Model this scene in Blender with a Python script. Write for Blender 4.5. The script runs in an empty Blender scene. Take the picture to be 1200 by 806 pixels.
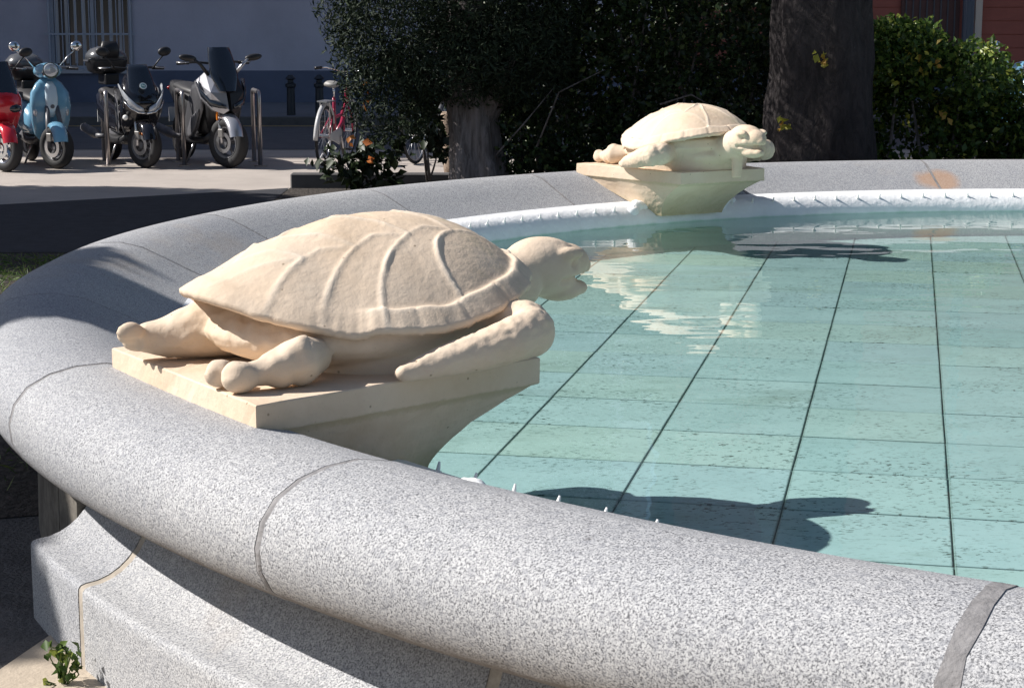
import bpy, bmesh, math, random
import numpy as np
from mathutils import Vector, Matrix, noise
R = math.radians; PI = math.pi
random.seed(7); rng = np.random.default_rng(11)
sc = bpy.context.scene
COL = sc.collection

# ---------------------------------------------------------------- camera, sky, sun, exposure
cam = bpy.data.cameras.new("camera"); cam.sensor_width = 36; cam.lens = 64.5
cam.clip_start = 0.05; cam.clip_end = 1500
camo = bpy.data.objects.new("camera", cam); COL.objects.link(camo)
camo.location = (0, 0, 1.6); camo.rotation_euler = (R(90) - math.atan(383 / 2150), 0, 0)
sc.camera = camo
SUN_EL = R(41); SUN_AZ = Vector((-.995, .09, 0)).normalized()      # towards the sun
world = bpy.data.worlds.new("World"); sc.world = world; world.use_nodes = True
wn = world.node_tree
sky = wn.nodes.new('ShaderNodeTexSky'); sky.sky_type = 'NISHITA'; sky.sun_disc = False
sky.sun_elevation = SUN_EL; sky.sun_rotation = math.atan2(SUN_AZ.x, SUN_AZ.y)
wn.links.new(sky.outputs[0], wn.nodes['Background'].inputs[0])
wn.nodes['Background'].inputs[1].default_value = 0.062
sun = bpy.data.lights.new("sun", 'SUN'); sun.energy = 5.0; sun.angle = R(0.5); sun.color = (1, .955, .90)
suno = bpy.data.objects.new("sun", sun); COL.objects.link(suno)
to_sun = Vector((SUN_AZ.x * math.cos(SUN_EL), SUN_AZ.y * math.cos(SUN_EL), math.sin(SUN_EL)))
suno.rotation_euler = to_sun.to_track_quat('Z', 'Y').to_euler(); suno.location = (-8, 6, 12)
vs = sc.view_settings; vs.view_transform = 'Standard'; vs.look = 'None'; vs.gamma = 1; vs.exposure = 0.47
vs.use_curve_mapping = False

# ---------------------------------------------------------------- materials
MATS = {}
def mat(name, col, rough=.6, metal=0, **k):
    if name in MATS: return MATS[name]
    m = bpy.data.materials.new(name); m.use_nodes = True
    b = m.node_tree.nodes['Principled BSDF']
    b.inputs['Base Color'].default_value = (*col, 1)
    b.inputs['Roughness'].default_value = rough; b.inputs['Metallic'].default_value = metal
    for kk, v in k.items():
        b.inputs[kk.replace('_', ' ')].default_value = v
    MATS[name] = m
    return m
class NT:
    def __init__(s, m): s.t = m.node_tree; s.b = s.t.nodes['Principled BSDF']; s.co = None
    def n(s, typ, **k):
        nd = s.t.nodes.new(typ)
        for a, v in k.items():
            if a.startswith('i_'): nd.inputs[a[2:].replace('_', ' ')].default_value = v
            else: setattr(nd, a, v)
        return nd
    def l(s, a, b): s.t.links.new(a, b)
    def coord(s, kind='Object'):
        if s.co is None: s.co = s.n('ShaderNodeTexCoord')
        return s.co.outputs[kind]
    def pos(s):
        g = s.n('ShaderNodeNewGeometry'); return g.outputs['Position']
    def noise(s, scale, detail=4, vec=None, rough=.55, dist=0):
        x = s.n('ShaderNodeTexNoise', i_Scale=scale, i_Detail=detail, i_Roughness=rough, i_Distortion=dist)
        s.l(vec if vec else s.pos(), x.inputs['Vector']); return x.outputs['Fac']
    def voro(s, scale, vec=None, feat='F1', out='Distance'):
        x = s.n('ShaderNodeTexVoronoi', feature=feat, i_Scale=scale)
        s.l(vec if vec else s.pos(), x.inputs['Vector']); return x.outputs[out]
    def ramp(s, fac, stops, interp='LINEAR'):
        r = s.n('ShaderNodeValToRGB'); r.color_ramp.interpolation = interp
        e = r.color_ramp.elements
        while len(e) < len(stops): e.new(0.5)
        for q, (p, c) in zip(e, stops):
            q.position = p; q.color = (*c, 1) if hasattr(c, '__len__') else (c, c, c, 1)
        s.l(fac, r.inputs[0]); return r.outputs[0]
    def mix(s, fac, a, b, mode='MIX'):
        m = s.n('ShaderNodeMix', data_type='RGBA', blend_type=mode)
        for sock, v in ((m.inputs[0], fac), (m.inputs[6], a), (m.inputs[7], b)):
            if isinstance(v, bpy.types.NodeSocket): s.l(v, sock)
            elif hasattr(v, '__len__'): sock.default_value = (*v, 1)
            else: sock.default_value = v
        return m.outputs[2]
    def math(s, op, a, b=0.0):
        m = s.n('ShaderNodeMath', operation=op)
        for sock, v in ((m.inputs[0], a), (m.inputs[1], b)):
            if isinstance(v, bpy.types.NodeSocket): s.l(v, sock)
            else: sock.default_value = v
        return m.outputs[0]
    def bump(s, h, strength=.3, dist=.01):
        b = s.n('ShaderNodeBump', i_Strength=strength, i_Distance=dist)
        s.l(h, b.inputs['Height']); s.l(b.outputs[0], s.b.inputs['Normal'])
    def base(s, c): s.l(c, s.b.inputs['Base Color'])

def granite():
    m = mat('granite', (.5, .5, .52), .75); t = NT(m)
    f1 = t.noise(245, 3, rough=.65, dist=.5)
    c = t.ramp(f1, [(0, (.045, .047, .055)), (.34, (.09, .092, .10)), (.44, (.26, .265, .28)), (.52, (.46, .465, .48)), (.65, (.59, .595, .60)), (1, (.65, .652, .655))])
    f2 = t.noise(62, 2, rough=.5)
    c = t.mix(t.ramp(f2, [(.52, 0), (.66, .38)]), c, (.22, .23, .26))
    big = t.noise(2.3, 5)
    c = t.mix(.34, c, t.ramp(big, [(.3, (.66, .68, .72)), (.7, (1.0, .985, .96))]), 'MULTIPLY')
    st = t.noise(.9, 5, rough=.7)
    c = t.mix(t.ramp(st, [(.58, 0), (.72, .30)]), c, (.46, .36, .25))
    c = t.mix(t.ramp(t.voro(3.1), [(.028, .75), (.045, 0)]), c, (.05, .045, .045))
    c = t.mix(t.ramp(t.noise(.55, 6, rough=.75), [(.40, .12), (.52, 0)]), c, (.20, .21, .24))
    oi = t.n('ShaderNodeObjectInfo'); c = t.mix(1.0, c, t.ramp(oi.outputs['Random'], [(0, (.88, .885, .90)), (1, (1.06, 1.05, 1.03))]), 'MULTIPLY')
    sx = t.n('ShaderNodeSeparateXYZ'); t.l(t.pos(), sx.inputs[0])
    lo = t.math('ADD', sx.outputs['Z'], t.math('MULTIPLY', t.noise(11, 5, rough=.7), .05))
    edge_band = t.math('MULTIPLY', t.ramp(lo, [(.478, 1), (.505, 0)]), t.ramp(sx.outputs['Z'], [(.434, 0), (.437, .8)]))
    c = t.mix(edge_band, c, (.085, .065, .045))                       # dark brown band along the lower edge of the rim
    cove_shade = t.math('MULTIPLY', t.ramp(lo, [(.30, 0), (.40, .62)]), t.ramp(sx.outputs['Z'], [(.432, 1), (.436, 0)]))
    c = t.mix(cove_shade, c, (.07, .06, .05))                           # shade of the overhang put into the colour high on the plinth
    vd = t.n('ShaderNodeVectorMath', operation='DISTANCE'); vd.inputs[1].default_value = (2.66, 11.46, .60); t.l(t.pos(), vd.inputs[0])
    rust = t.math('ADD', vd.outputs['Value'], t.math('MULTIPLY', t.noise(7, 4), .14))
    c = t.mix(t.ramp(rust, [(.16, .6), (.23, 0)]), c, (.46, .25, .12))
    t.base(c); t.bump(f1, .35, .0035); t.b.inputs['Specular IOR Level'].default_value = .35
    return m
def stucco():
    m = mat('cast_stone', (.66, .53, .37), .85); t = NT(m); v = t.coord()
    n1 = t.noise(3.2, 6, v, .6); n2 = t.noise(55, 5, v, .65); n3 = t.noise(14, 4, v)
    c = t.ramp(n1, [(.3, (.58, .445, .315)), (.5, (.675, .54, .41)), (.7, (.715, .59, .465))])
    c = t.mix(t.ramp(t.voro(70, v), [(.02, .55), (.09, 0)]), c, (.33, .24, .15))
    c = t.mix(t.ramp(t.voro(17, v), [(.035, .7), (.07, 0)]), c, (.22, .16, .10))
    c = t.mix(t.ramp(t.noise(7, 6, v, .75), [(.60, 0), (.75, .35)]), c, (.78, .68, .55))
    c = t.mix(t.ramp(t.noise(2.1, 7, v, .7, 1.0), [(.62, 0), (.72, .4)]), c, (.42, .38, .22))
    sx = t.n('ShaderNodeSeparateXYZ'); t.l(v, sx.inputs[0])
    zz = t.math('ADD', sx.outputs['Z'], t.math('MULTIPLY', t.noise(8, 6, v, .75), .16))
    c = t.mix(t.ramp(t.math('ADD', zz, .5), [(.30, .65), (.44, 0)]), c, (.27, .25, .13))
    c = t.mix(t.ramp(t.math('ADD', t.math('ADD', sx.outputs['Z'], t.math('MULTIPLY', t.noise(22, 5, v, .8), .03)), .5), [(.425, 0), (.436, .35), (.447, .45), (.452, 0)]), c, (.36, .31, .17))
    aw = t.n('ShaderNodeAttribute', attribute_name='wear_light')
    c = t.mix(t.math('MULTIPLY', aw.outputs['Fac'], .75), c, (.80, .70, .58))
    t.base(c)
    h = t.math('ADD', t.math('MULTIPLY', n2, .7), t.math('MULTIPLY', n3, .4)); t.bump(h, .42, .007)
    t.b.inputs['Specular IOR Level'].default_value = .2
    return m
def plain(name, col, var=.25, scale=6, rough=.85, bump=.2, bscale=60, bdist=.004, dark=None):
    m = mat(name, col, rough); t = NT(m)
    n = t.noise(scale, 6, rough=.65)
    a = tuple(x * (1 - var) for x in col); b = tuple(min(1, x * (1 + var)) for x in col)
    c = t.ramp(n, [(.3, a), (.7, b)])
    if dark: c = t.mix(t.ramp(t.noise(dark[0], 5, rough=.7), [(dark[1], 0), (dark[1] + .12, dark[2])]), c, dark[3])
    t.base(c); t.bump(t.noise(bscale, 4), bump, bdist); return m
def tile_mat():
    m = mat('pool_tile', (.3, .5, .48), .5); t = NT(m)
    oi = t.n('ShaderNodeObjectInfo'); rnd = oi.outputs['Random']
    c = t.ramp(rnd, [(0, (.50, .62, .61)), (.25, (.58, .68, .66)), (.45, (.54, .64, .65)), (.62, (.60, .69, .65)), (.78, (.51, .62, .64)), (.93, (.59, .67, .60)), (1, (.57, .67, .66))])
    c = t.mix(.5, c, t.ramp(t.noise(5, 6, rough=.7), [(.3, (.72, .78, .76)), (.7, (1.0, 1.0, .98))]), 'MULTIPLY')
    # stretched dirt flecks
    mp = t.n('ShaderNodeMapping'); mp.inputs['Scale'].default_value = (1, 2.2, 1); mp.inputs['Rotation'].default_value = (0, 0, -.3)
    t.l(t.pos(), mp.inputs['Vector'])
    fl = t.noise(52, 2, mp.outputs[0], .5); msk = t.noise(2.6, 4, rough=.6)
    k = t.math('MULTIPLY', t.ramp(fl, [(.60, 0), (.65, 1)]), t.ramp(msk, [(.40, .22), (.60, 1)]))
    c = t.mix(k, c, (.06, .085, .07))
    c = t.mix(t.ramp(t.noise(1.1, 6, mp.outputs[0], .75), [(.56, 0), (.72, .5)]), c, (.20, .25, .19))
    c = t.mix(t.ramp(t.noise(14, 5, mp.outputs[0], .8), [(.60, 0), (.70, .35)]), c, (.13, .17, .13))
    so = t.n('ShaderNodeSeparateXYZ'); tc = t.n('ShaderNodeTexCoord'); t.l(tc.outputs['Object'], so.inputs[0])
    for ax, w, st in (('Y', .014, .5), ('X', .012, .4)):      # algae creeping out of the joints
        e = t.math('SUBTRACT', t.math('ABSOLUTE', so.outputs[ax]), .2205 - w)
        e = t.math('ADD', t.math('DIVIDE', e, w), t.math('SUBTRACT', t.noise(30, 5, rough=.8), .62))
        c = t.mix(t.math('MULTIPLY', t.ramp(e, [(.55, 0), (.85, 1)]), st), c, (.09, .13, .10))
    t.base(c); t.bump(t.noise(40, 3), .1, .002); return m
def water_mat():
    m = bpy.data.materials.new('water'); m.use_nodes = True; nt = m.node_tree
    nt.nodes.remove(nt.nodes['Principled BSDF']); out = nt.nodes['Material Output']
    tr = nt.nodes.new('ShaderNodeBsdfTransparent'); tr.inputs[0].default_value = (.82, .950, .952, 1)
    gl = nt.nodes.new('ShaderNodeBsdfGlossy'); gl.inputs['Roughness'].default_value = 0.0
    lw = nt.nodes.new('ShaderNodeLayerWeight'); lw.inputs[0].default_value = .5; pw = nt.nodes.new('ShaderNodeMath'); pw.operation = 'POWER'; pw.inputs[1].default_value = 5; fr = nt.nodes.new('ShaderNodeMath'); fr.operation = 'MULTIPLY_ADD'; fr.inputs[1].default_value = .98; fr.inputs[2].default_value = .02; nt.links.new(lw.outputs['Facing'], pw.inputs[0]); nt.links.new(pw.outputs[0], fr.inputs[0])
    mx = nt.nodes.new('ShaderNodeMixShader')
    g = nt.nodes.new('ShaderNodeNewGeometry')
    n1 = nt.nodes.new('ShaderNodeTexNoise'); n1.inputs['Scale'].default_value = 2.6; n1.inputs['Detail'].default_value = 2; n1.inputs['Roughness'].default_value = .4
    mp = nt.nodes.new('ShaderNodeMapping'); mp.inputs['Scale'].default_value = (.8, 1.5, 1)
    nt.links.new(g.outputs['Position'], mp.inputs[0]); nt.links.new(mp.outputs[0], n1.inputs['Vector'])
    b = nt.nodes.new('ShaderNodeBump'); b.inputs['Strength'].default_value = .5; b.inputs['Distance'].default_value = .010
    nt.links.new(n1.outputs['Fac'], b.inputs['Height'])
    for x in (gl, lw): nt.links.new(b.outputs[0], x.inputs['Normal'])
    nt.links.new(fr.outputs[0], mx.inputs[0]); nt.links.new(tr.outputs[0], mx.inputs[1]); nt.links.new(gl.outputs[0], mx.inputs[2])
    nt.links.new(mx.outputs[0], out.inputs['Surface']); return m
def leaf_mat(name, stops, rough=.45, trans=.25):
    m = mat(name, stops[0][1], rough); t = NT(m)
    g = t.n('ShaderNodeNewGeometry')
    c = t.ramp(g.outputs['Random Per Island'], stops); t.base(c)
    t.b.inputs['Specular IOR Level'].default_value = .35
    tl = t.n('ShaderNodeBsdfTranslucent'); t.l(c, tl.inputs[0])
    mx = t.n('ShaderNodeMixShader'); mx.inputs[0].default_value = trans
    t.l(t.b.outputs[0], mx.inputs[1]); t.l(tl.outputs[0], mx.inputs[2])
    t.l(mx.outputs[0], t.t.nodes['Material Output'].inputs['Surface']); return m
def bark_mat(name, c1, c2, vs_=(1, 1, .25), scale=22, light=None, dist=.03):
    m = mat(name, c1, .9); t = NT(m)
    mp = t.n('ShaderNodeMapping'); mp.inputs['Scale'].default_value = vs_; t.l(t.pos(), mp.inputs[0])
    n = t.noise(scale, 6, mp.outputs[0], .7, .6)
    c = t.ramp(n, [(.35, c1), (.62, c2)])
    if light: c = t.mix(t.ramp(t.noise(6, 7, rough=.8), [(.66, 0), (.72, .7)]), c, light)
    t.base(c); t.bump(n, .8, dist); return m

M_GR = granite(); M_GRD = None; M_ST = stucco(); M_TILE = tile_mat(); M_WATER = water_mat()
M_MORT = plain('mortar', (.225, .218, .22), .25, 26, .9, .6, 50, .01)
M_MORT2 = plain('warm_mortar', (.34, .30, .25), .3, 26)
M_LIP = plain('white_pool_paint', (.82, .83, .84), .06, 9, .6, .5, 22, .012, dark=(26, .68, .3, (.30, .36, .34)))
tl_ = NT(M_LIP); sx_ = tl_.n('ShaderNodeSeparateXYZ'); tl_.l(tl_.pos(), sx_.inputs[0])
prev_ = M_LIP.node_tree.nodes['Principled BSDF'].inputs['Base Color'].links[0].from_socket
zz_ = tl_.math('ADD', sx_.outputs['Z'], tl_.math('MULTIPLY', tl_.noise(9, 4), .02))
tl_.base(tl_.mix(tl_.ramp(zz_, [(.436, 1), (.450, 0)]), prev_, (.46, .64, .53)))
M_GROUT = plain('grout', (.13, .19, .17), .4, 20)
M_NOZ = mat('white_nozzle', (.8, .8, .78), .4)
M_PAVE = plain('pavement', (.40, .355, .32), .12, 1.5, .9, .3, 40, .006, dark=(5, .6, .25, (.2, .18, .17)))
M_SOIL = plain('soil', (.055, .045, .038), .5, 14, .95, 1.0, 30, .05)
M_DARK = plain('dark_ground', (.03, .031, .038), .3, 8, .9, .4, 90, .01, dark=(3, .62, .5, (.07, .07, .08)))
M_CONC = plain('concrete_apron', (.44, .37, .29), .16, 5, .9, .5, 45, .01, dark=(7, .62, .4, (.2, .17, .14)))
M_WALL = plain('shaded_render', (.53, .515, .60), .10, .9, .9, .3, 30, .01, dark=(1.1, .56, .22, (.62, .61, .68)))
M_DADO = plain('dado_render', (.13, .15, .22), .12, 1.5, .9)
M_ROAD = plain('road', (.085, .085, .095), .2, 3, .9)
M_YEL = plain('yellow_line', (.26, .185, .085), .25, 8, .8)
M_KERB = plain('kerb_stone', (.10, .095, .095), .2, 6, .9)
M_GRASS = leaf_mat('grass', [(0, (.06, .12, .02)), (.6, (.11, .19, .04)), (1, (.22, .24, .08))])

M_GRD = plain('shaded_stained_granite', (.15, .135, .115), .35, 30, .85, .4, 180, .004, dark=(4, .5, .6, (.05, .042, .035)))  # dark granite: stains and the shade under the rim both put into colour
# ---------------------------------------------------------------- helpers
def setp(o, label=None, cat=None, group=None, kind=None):
    if label: o['label'] = label
    if cat: o['category'] = cat
    if group: o['group'] = group
    if kind: o['kind'] = kind
    return o
def thing(name, loc, rz, label, cat, group=None):
    o = bpy.data.objects.new(name, None); COL.objects.link(o); o.empty_display_size = .2
    o.location = loc; o.rotation_euler = (0, 0, rz); return setp(o, label, cat, group)
def link(name, me, m=None, parent=None, smooth=False, loc=None, rot=None):
    if m is not None and not me.materials: me.materials.append(m)
    if smooth: me.polygons.foreach_set('use_smooth', [True] * len(me.polygons))
    o = bpy.data.objects.new(name, me); COL.objects.link(o)
    if parent: o.parent = parent
    if loc is not None: o.location = loc
    if rot is not None: o.rotation_euler = rot
    return o
def mesh(name, v, f):
    me = bpy.data.meshes.new(name); me.from_pydata([tuple(p) for p in v], [], f); me.update(); return me
class MB:
    """collects simple shapes into one mesh"""
    def __init__(s): s.v = []; s.f = []
    def add(s, v, f):
        k = len(s.v); s.v += [tuple(p) for p in v]; s.f += [tuple(i + k for i in q) for q in f]; return s
    def box(s, c, d, rz=0, M=None):
        x, y, z = (q / 2 for q in d); p = [Vector((a * x, b * y, e * z)) for a in (-1, 1) for b in (-1, 1) for e in (-1, 1)]
        if M is None: M = Matrix.Rotation(rz, 3, 'Z')
        return s.add([M @ q + Vector(c) for q in p], [(0, 1, 3, 2), (4, 6, 7, 5), (0, 4, 5, 1), (2, 3, 7, 6), (0, 2, 6, 4), (1, 5, 7, 3)])
    def tube(s, pts, r, n=8, cap=True, flat=None):
        pts = [Vector(p) for p in pts]; rs = r if hasattr(r, '__len__') else [r] * len(pts)
        rings = []; pu = None
        for i, p in enumerate(pts):
            t = (pts[min(i + 1, len(pts) - 1)] - pts[max(i - 1, 0)]).normalized()
            u = t.orthogonal() if pu is None else (pu - t * pu.dot(t))
            if u.length < 1e-6: u = t.orthogonal()
            u.normalize(); pu = u; w = t.cross(u)
            rings.append([p + (u * math.cos(a) + w * math.sin(a)) * rs[i] for a in [2 * PI * j / n for j in range(n)]])
        return s.loft(rings, cap)
    def loft(s, rings, cap=True, closed=False):
        n = len(rings[0]); v = [q for r in rings for q in r]; f = []
        m = len(rings)
        for i in range(m if closed else m - 1):
            for j in range(n):
                a = i * n + j; b = i * n + (j + 1) % n; c = ((i + 1) % m) * n
                f.append((a, b, c + (j + 1) % n, c + j))
        if cap and not closed: f.append(tuple(range(n))[::-1]); f.append(tuple(range((m - 1) * n, m * n)))
        return s.add(v, f)
    def ell(s, c, r, n=14, m=9, M=None):
        c = Vector(c); rings = []
        for i in range(1, m):
            a = PI * i / m
            rings.append([Vector((r[0] * math.sin(a) * math.cos(b), r[1] * math.sin(a) * math.sin(b), -r[2] * math.cos(a))) for b in [2 * PI * j / n for j in range(n)]])
        if M is not None: rings = [[M @ q for q in g] for g in rings]
        k = len(s.v); s.loft([[q + c for q in g] for g in rings], False)
        b0 = Vector((0, 0, -r[2])); b1 = Vector((0, 0, r[2]))
        if M is not None: b0 = M @ b0; b1 = M @ b1
        e = len(s.v); s.v += [tuple(b0 + c), tuple(b1 + c)]
        for j in range(n):
            s.f.append((e, k + (j + 1) % n, k + j)); s.f.append((e + 1, k + (m - 2) * n + j, k + (m - 2) * n + (j + 1) % n))
        return s
    def torus(s, c, Rr, r, n=28, m=8, axis='y', sx=1.0, a0=0, a1=2 * PI):
        full = abs(a1 - a0 - 2 * PI) < 1e-6; rings = []
        for i in range(n if full else n + 1):
            a = a0 + (a1 - a0) * i / n; ring = []
            for j in range(m):
                b = 2 * PI * j / m; rr = Rr + r * math.cos(b); h = r * sx * math.sin(b)
                p = (rr * math.cos(a), h, rr * math.sin(a)) if axis == 'y' else (rr * math.cos(a), rr * math.sin(a), h) if axis == 'z' else (h, rr * math.cos(a), rr * math.sin(a))
                ring.append(Vector(p) + Vector(c))
            rings.append(ring)
        return s.loft(rings, not full, full)
    def build(s, name, m, parent=None, smooth=False, bevel=0, sub=0, auto=None):
        me = mesh(name, s.v, s.f)
        bm = bmesh.new(); bm.from_mesh(me); bmesh.ops.recalc_face_normals(bm, faces=bm.faces)
        if bevel: bmesh.ops.bevel(bm, geom=bm.edges[:], offset=bevel, segments=1, affect='EDGES', clamp_overlap=True)
        bm.to_mesh(me); bm.free()
        o = link(name, me, m, parent, smooth)
        if smooth and auto: me.set_sharp_from_angle(angle=R(auto))
        return o
def se_ring(c, a, b, e=2.0, n=16):
    """superellipse ring: centre, two half-axis vectors, exponent"""
    c, a, b = Vector(c), Vector(a), Vector(b); out = []
    for j in range(n):
        t = 2 * PI * (j + .5) / n; x, y = math.cos(t), math.sin(t)
        out.append(c + a * math.copysign(abs(x) ** (2 / e), x) + b * math.copysign(abs(y) ** (2 / e), y))
    return out
def vloft(secs, e=2.6, n=16):      # (z, x, depth, halfwidth)
    return [se_ring((x, 0, z), (d, 0, 0), (0, w, 0), e, n) for z, x, d, w in secs]
def hloft(secs, e=2.6, n=16):      # (x, z, halfheight, halfwidth)
    return [se_ring((x, 0, z), (0, 0, h), (0, w, 0), e, n) for x, z, h, w in secs]
def copy_tree(o, parent=None):
    c = o.copy(); COL.objects.link(c)
    if parent: c.parent = parent
    for ch in o.children: copy_tree(ch, c)
    return c
def leaves(name, P, size, asp, m, parent=None, N=None, fold=.25, jitter=.35, kind=None, droop=0.0):
    """one folded rhombus per leaf; P (n,3) centres, N rough normals"""
    n = len(P); P = np.asarray(P, float)
    d = rng.normal(size=(n, 3)); d[:, 2] -= droop
    d /= np.linalg.norm(d, axis=1)[:, None]
    nn = rng.normal(size=(n, 3)) * .8 + (N if N is not None else np.array([0, -.2, .5]))
    s = np.cross(d, nn); s /= np.linalg.norm(s, axis=1)[:, None] + 1e-9
    up = np.cross(s, d)
    L = size * (1 + jitter * rng.uniform(-1, 1, n))[:, None]; W = L * asp
    a = P - d * L * .5; b = P + s * W * .5 + up * W * fold; c = P + d * L * .5; e = P - s * W * .5 + up * W * fold
    V = np.stack([a, b, c, e], 1).reshape(-1, 3)
    k = np.arange(n)[:, None] * 4
    T = np.concatenate([k + [0, 1, 2], k + [0, 2, 3]], 1).reshape(-1, 3)
    me = bpy.data.meshes.new(name); me.vertices.add(4 * n); me.vertices.foreach_set('co', V.ravel().astype(np.float32))
    me.loops.add(6 * n); me.loops.foreach_set('vertex_index', T.ravel().astype(np.int32))
    me.polygons.add(2 * n); me.polygons.foreach_set('loop_start', np.arange(0, 6 * n, 3, dtype=np.int32))
    me.update(); me.validate(); me.materials.append(m)
    o = link(name, me, None, parent)
    if kind: o['kind'] = kind
    return o
def blob_points(blobs, n, shell=.55, lump=.25):
    """points in lumpy ellipsoids (cx,cy,cz,rx,ry,rz), denser to the outside"""
    w = np.array([b[3] * b[4] * b[5] for b in blobs]) ** .7; w /= w.sum()
    idx = rng.choice(len(blobs), n, p=w); B = np.array(blobs)[idx]
    d = rng.normal(size=(n, 3)); d /= np.linalg.norm(d, axis=1)[:, None]
    ph = B[:, :3].sum(1) * 7
    l = 1 + lump * (np.sin(5 * d[:, 0] + ph) * np.sin(4 * d[:, 2] + 2 * ph) + .6 * np.sin(9 * d[:, 1] + ph) * np.sin(8 * d[:, 2]))
    r = (shell + (1 - shell) * rng.uniform(0, 1, n) ** .6) * l
    return B[:, :3] + d * B[:, 3:] * r[:, None], d

# ---------------------------------------------------------------- ground
def sheet(name, poly, z, m, kind='structure', label=None, cat=None):
    o = link(name, mesh(name, [(x, y, z) for x, y in poly], [tuple(range(len(poly)))]), m)
    return setp(o, label, cat, kind=kind)
sheet('ground', [(-400, -200), (400, -200), (400, 700), (-400, 700)], 0, M_PAVE)
sheet('planting_bed', [(-4.6, 5.05), (-1.9, 5.65), (2, 7), (14, 8), (14, 17.4), (-2.1, 17.4), (-2.1, 12.6), (-9, 12.4), (-9, 5.0)], .008, M_SOIL)
sheet('dark_path', [(-40, 12.3), (-2.1, 12.5), (-2.1, 17.3), (-4.4, 15.75), (-9, 15.1), (-40, 14)], .012, M_DARK)  # near-black ground left of the planting bed
C0 = Vector((3.18, 6.97))
sheet('shaded_paving', [(-12, -4), (-.6, -4), (-.6, 6.2), (-1.9, 5.75), (-9, 5.2), (-12, 5.2)], .004, plain('shaded_paving', (.105, .10, .10), .35, 9, .95, .9, 70, .02, dark=(30, .6, .5, (.22, .2, .19))))  # grey paving with the shade left of the plinth put into its colour
sheet('concrete_apron', [(-1.05, 4.95), (-1.20, 4.615), (-1.27, 4.32), (-1.95, 1.5), (-2.6, -3), (12, -3), (12, 3), (3.2, 7)], .012, M_CONC)
sheet('road', [(-80, 22.5), (60, 22.5), (60, 27.6), (-80, 27.6)], .004, M_ROAD)
MB().box((-10, 27.75, .06), (140, .3, .12)).build('kerb', M_KERB)['kind'] = 'structure'
sheet('yellow_kerb_line', [(-80, 27.2), (60, 27.2), (60, 27.5), (-80, 27.5)], .008, M_YEL)
MB().box((-10, 30.5, .05), (140, 5.18, .10)).build('pavement', plain('far_pavement', (.15, .155, .175), .12, 2))['kind'] = 'structure'

# ---------------------------------------------------------------- fountain
F = thing('fountain', (C0.x, C0.y, 0), 0, 'round grey granite fountain basin with wide rounded rim, teal tiled floor and clear shallow water', 'fountain')
def ring_piece(prof, a0, a1, n, cap=True):
    """closed profile [(r,z)] swept round the fountain centre"""
    rings = []
    for i in range(n + 1):
        a = a0 + (a1 - a0) * i / n
        rings.append([Vector((r * math.cos(a), r * math.sin(a), z)) for r, z in prof])
    return MB().loft(rings, cap)
OUT = [(4.34, .44), (4.34, .520), (4.37, .533), (4.42, .551), (4.50, .586), (4.60, .634), (4.70, .680), (4.79, .699), (4.87, .697), (4.94, .682), (5.0, .652), (5.035, .61), (5.05, .56), (5.045, .51), (5.02, .465), (4.985, .44)]
def dense(prof, k=2):
    out = []
    for i in range(len(prof)):
        a = Vector(prof[i]); b = Vector(prof[(i + 1) % len(prof)])
        for j in range(k): out.append(tuple(a.lerp(b, j / k)))
    return out
JO = [-120.2, -136.9, -152.6, -168.5, -185.2, -198.0, -214.9, -230.3, -246.5, -263.2]
step = (360 - (263.2 - 120.2)) / 13
JO += [-263.2 - step * i for i in range(1, 13)]
JO = sorted(JO)
bounds = JO + [JO[0] + 360]
for i in range(len(JO)):
    ga, gb = [(.010 if abs((q + 120.2) % 360) < .1 or abs((q + 120.2) % 360 - 360) < .1 else .0095) / 4.9 for q in (bounds[i], bounds[i + 1])]
    a0, a1 = R(bounds[i]) + ga, R(bounds[i + 1]) - gb
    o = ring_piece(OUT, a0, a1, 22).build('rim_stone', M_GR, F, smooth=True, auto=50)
    # softly uneven settings
    o.location.z = rng.uniform(-.0015, .0015)
for j in JO:
    near = abs(j + 120.2) < .1
    w0 = .0075
    prof = [(r, z) for r, z in OUT]
    cx, cz = 4.72, .56
    k = 1.0 if not near else 1.0
    rings = []
    for i in range(5):
        q = (i - 2) / 2
        sc_ = 1 + .0022 - .004 * abs(q)
        ring = []
        for r, z in prof:
            wob = noise.noise(Vector((j, r * 5, z * 6))) * (.016 if near else .003) + noise.noise(Vector((j + i, r * 24, z * 24))) * (.009 if near else .002)
            ww = (.021 if near else w0)
            a = R(j) + (q * ww + wob) / 4.9
            ring.append(Vector(((cx + (r - cx) * sc_) * math.cos(a), (cx + (r - cx) * sc_) * math.sin(a), cz + (z - cz) * sc_ + (.0015 if near else 0))))
        rings.append(ring)
    MB().loft(rings).build('mortar_joint', M_MORT, F, smooth=True, auto=50)
# white painted inner coping
lip = []
n = 360
for i in range(n):
    a = 2 * PI * i / n; w = noise.noise(Vector((math.cos(a) * 22, math.sin(a) * 22, 0))) * .0045
    pr = [(4.235, .20), (4.237, .40), (4.240 + w * .3, .45), (4.252 + w * .5, .480), (4.275 + w, .510), (4.305 + w, .530), (4.34, .541), (4.37 + w, .542), (4.405 + w * 1.3, .551), (4.415, .52), (4.41, .2)]
    lip.append([Vector((r * math.cos(a), r * math.sin(a), z)) for r, z in pr])
MB().loft(lip, False, True).build('inner_coping', M_LIP, F, smooth=True, auto=60)
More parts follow.
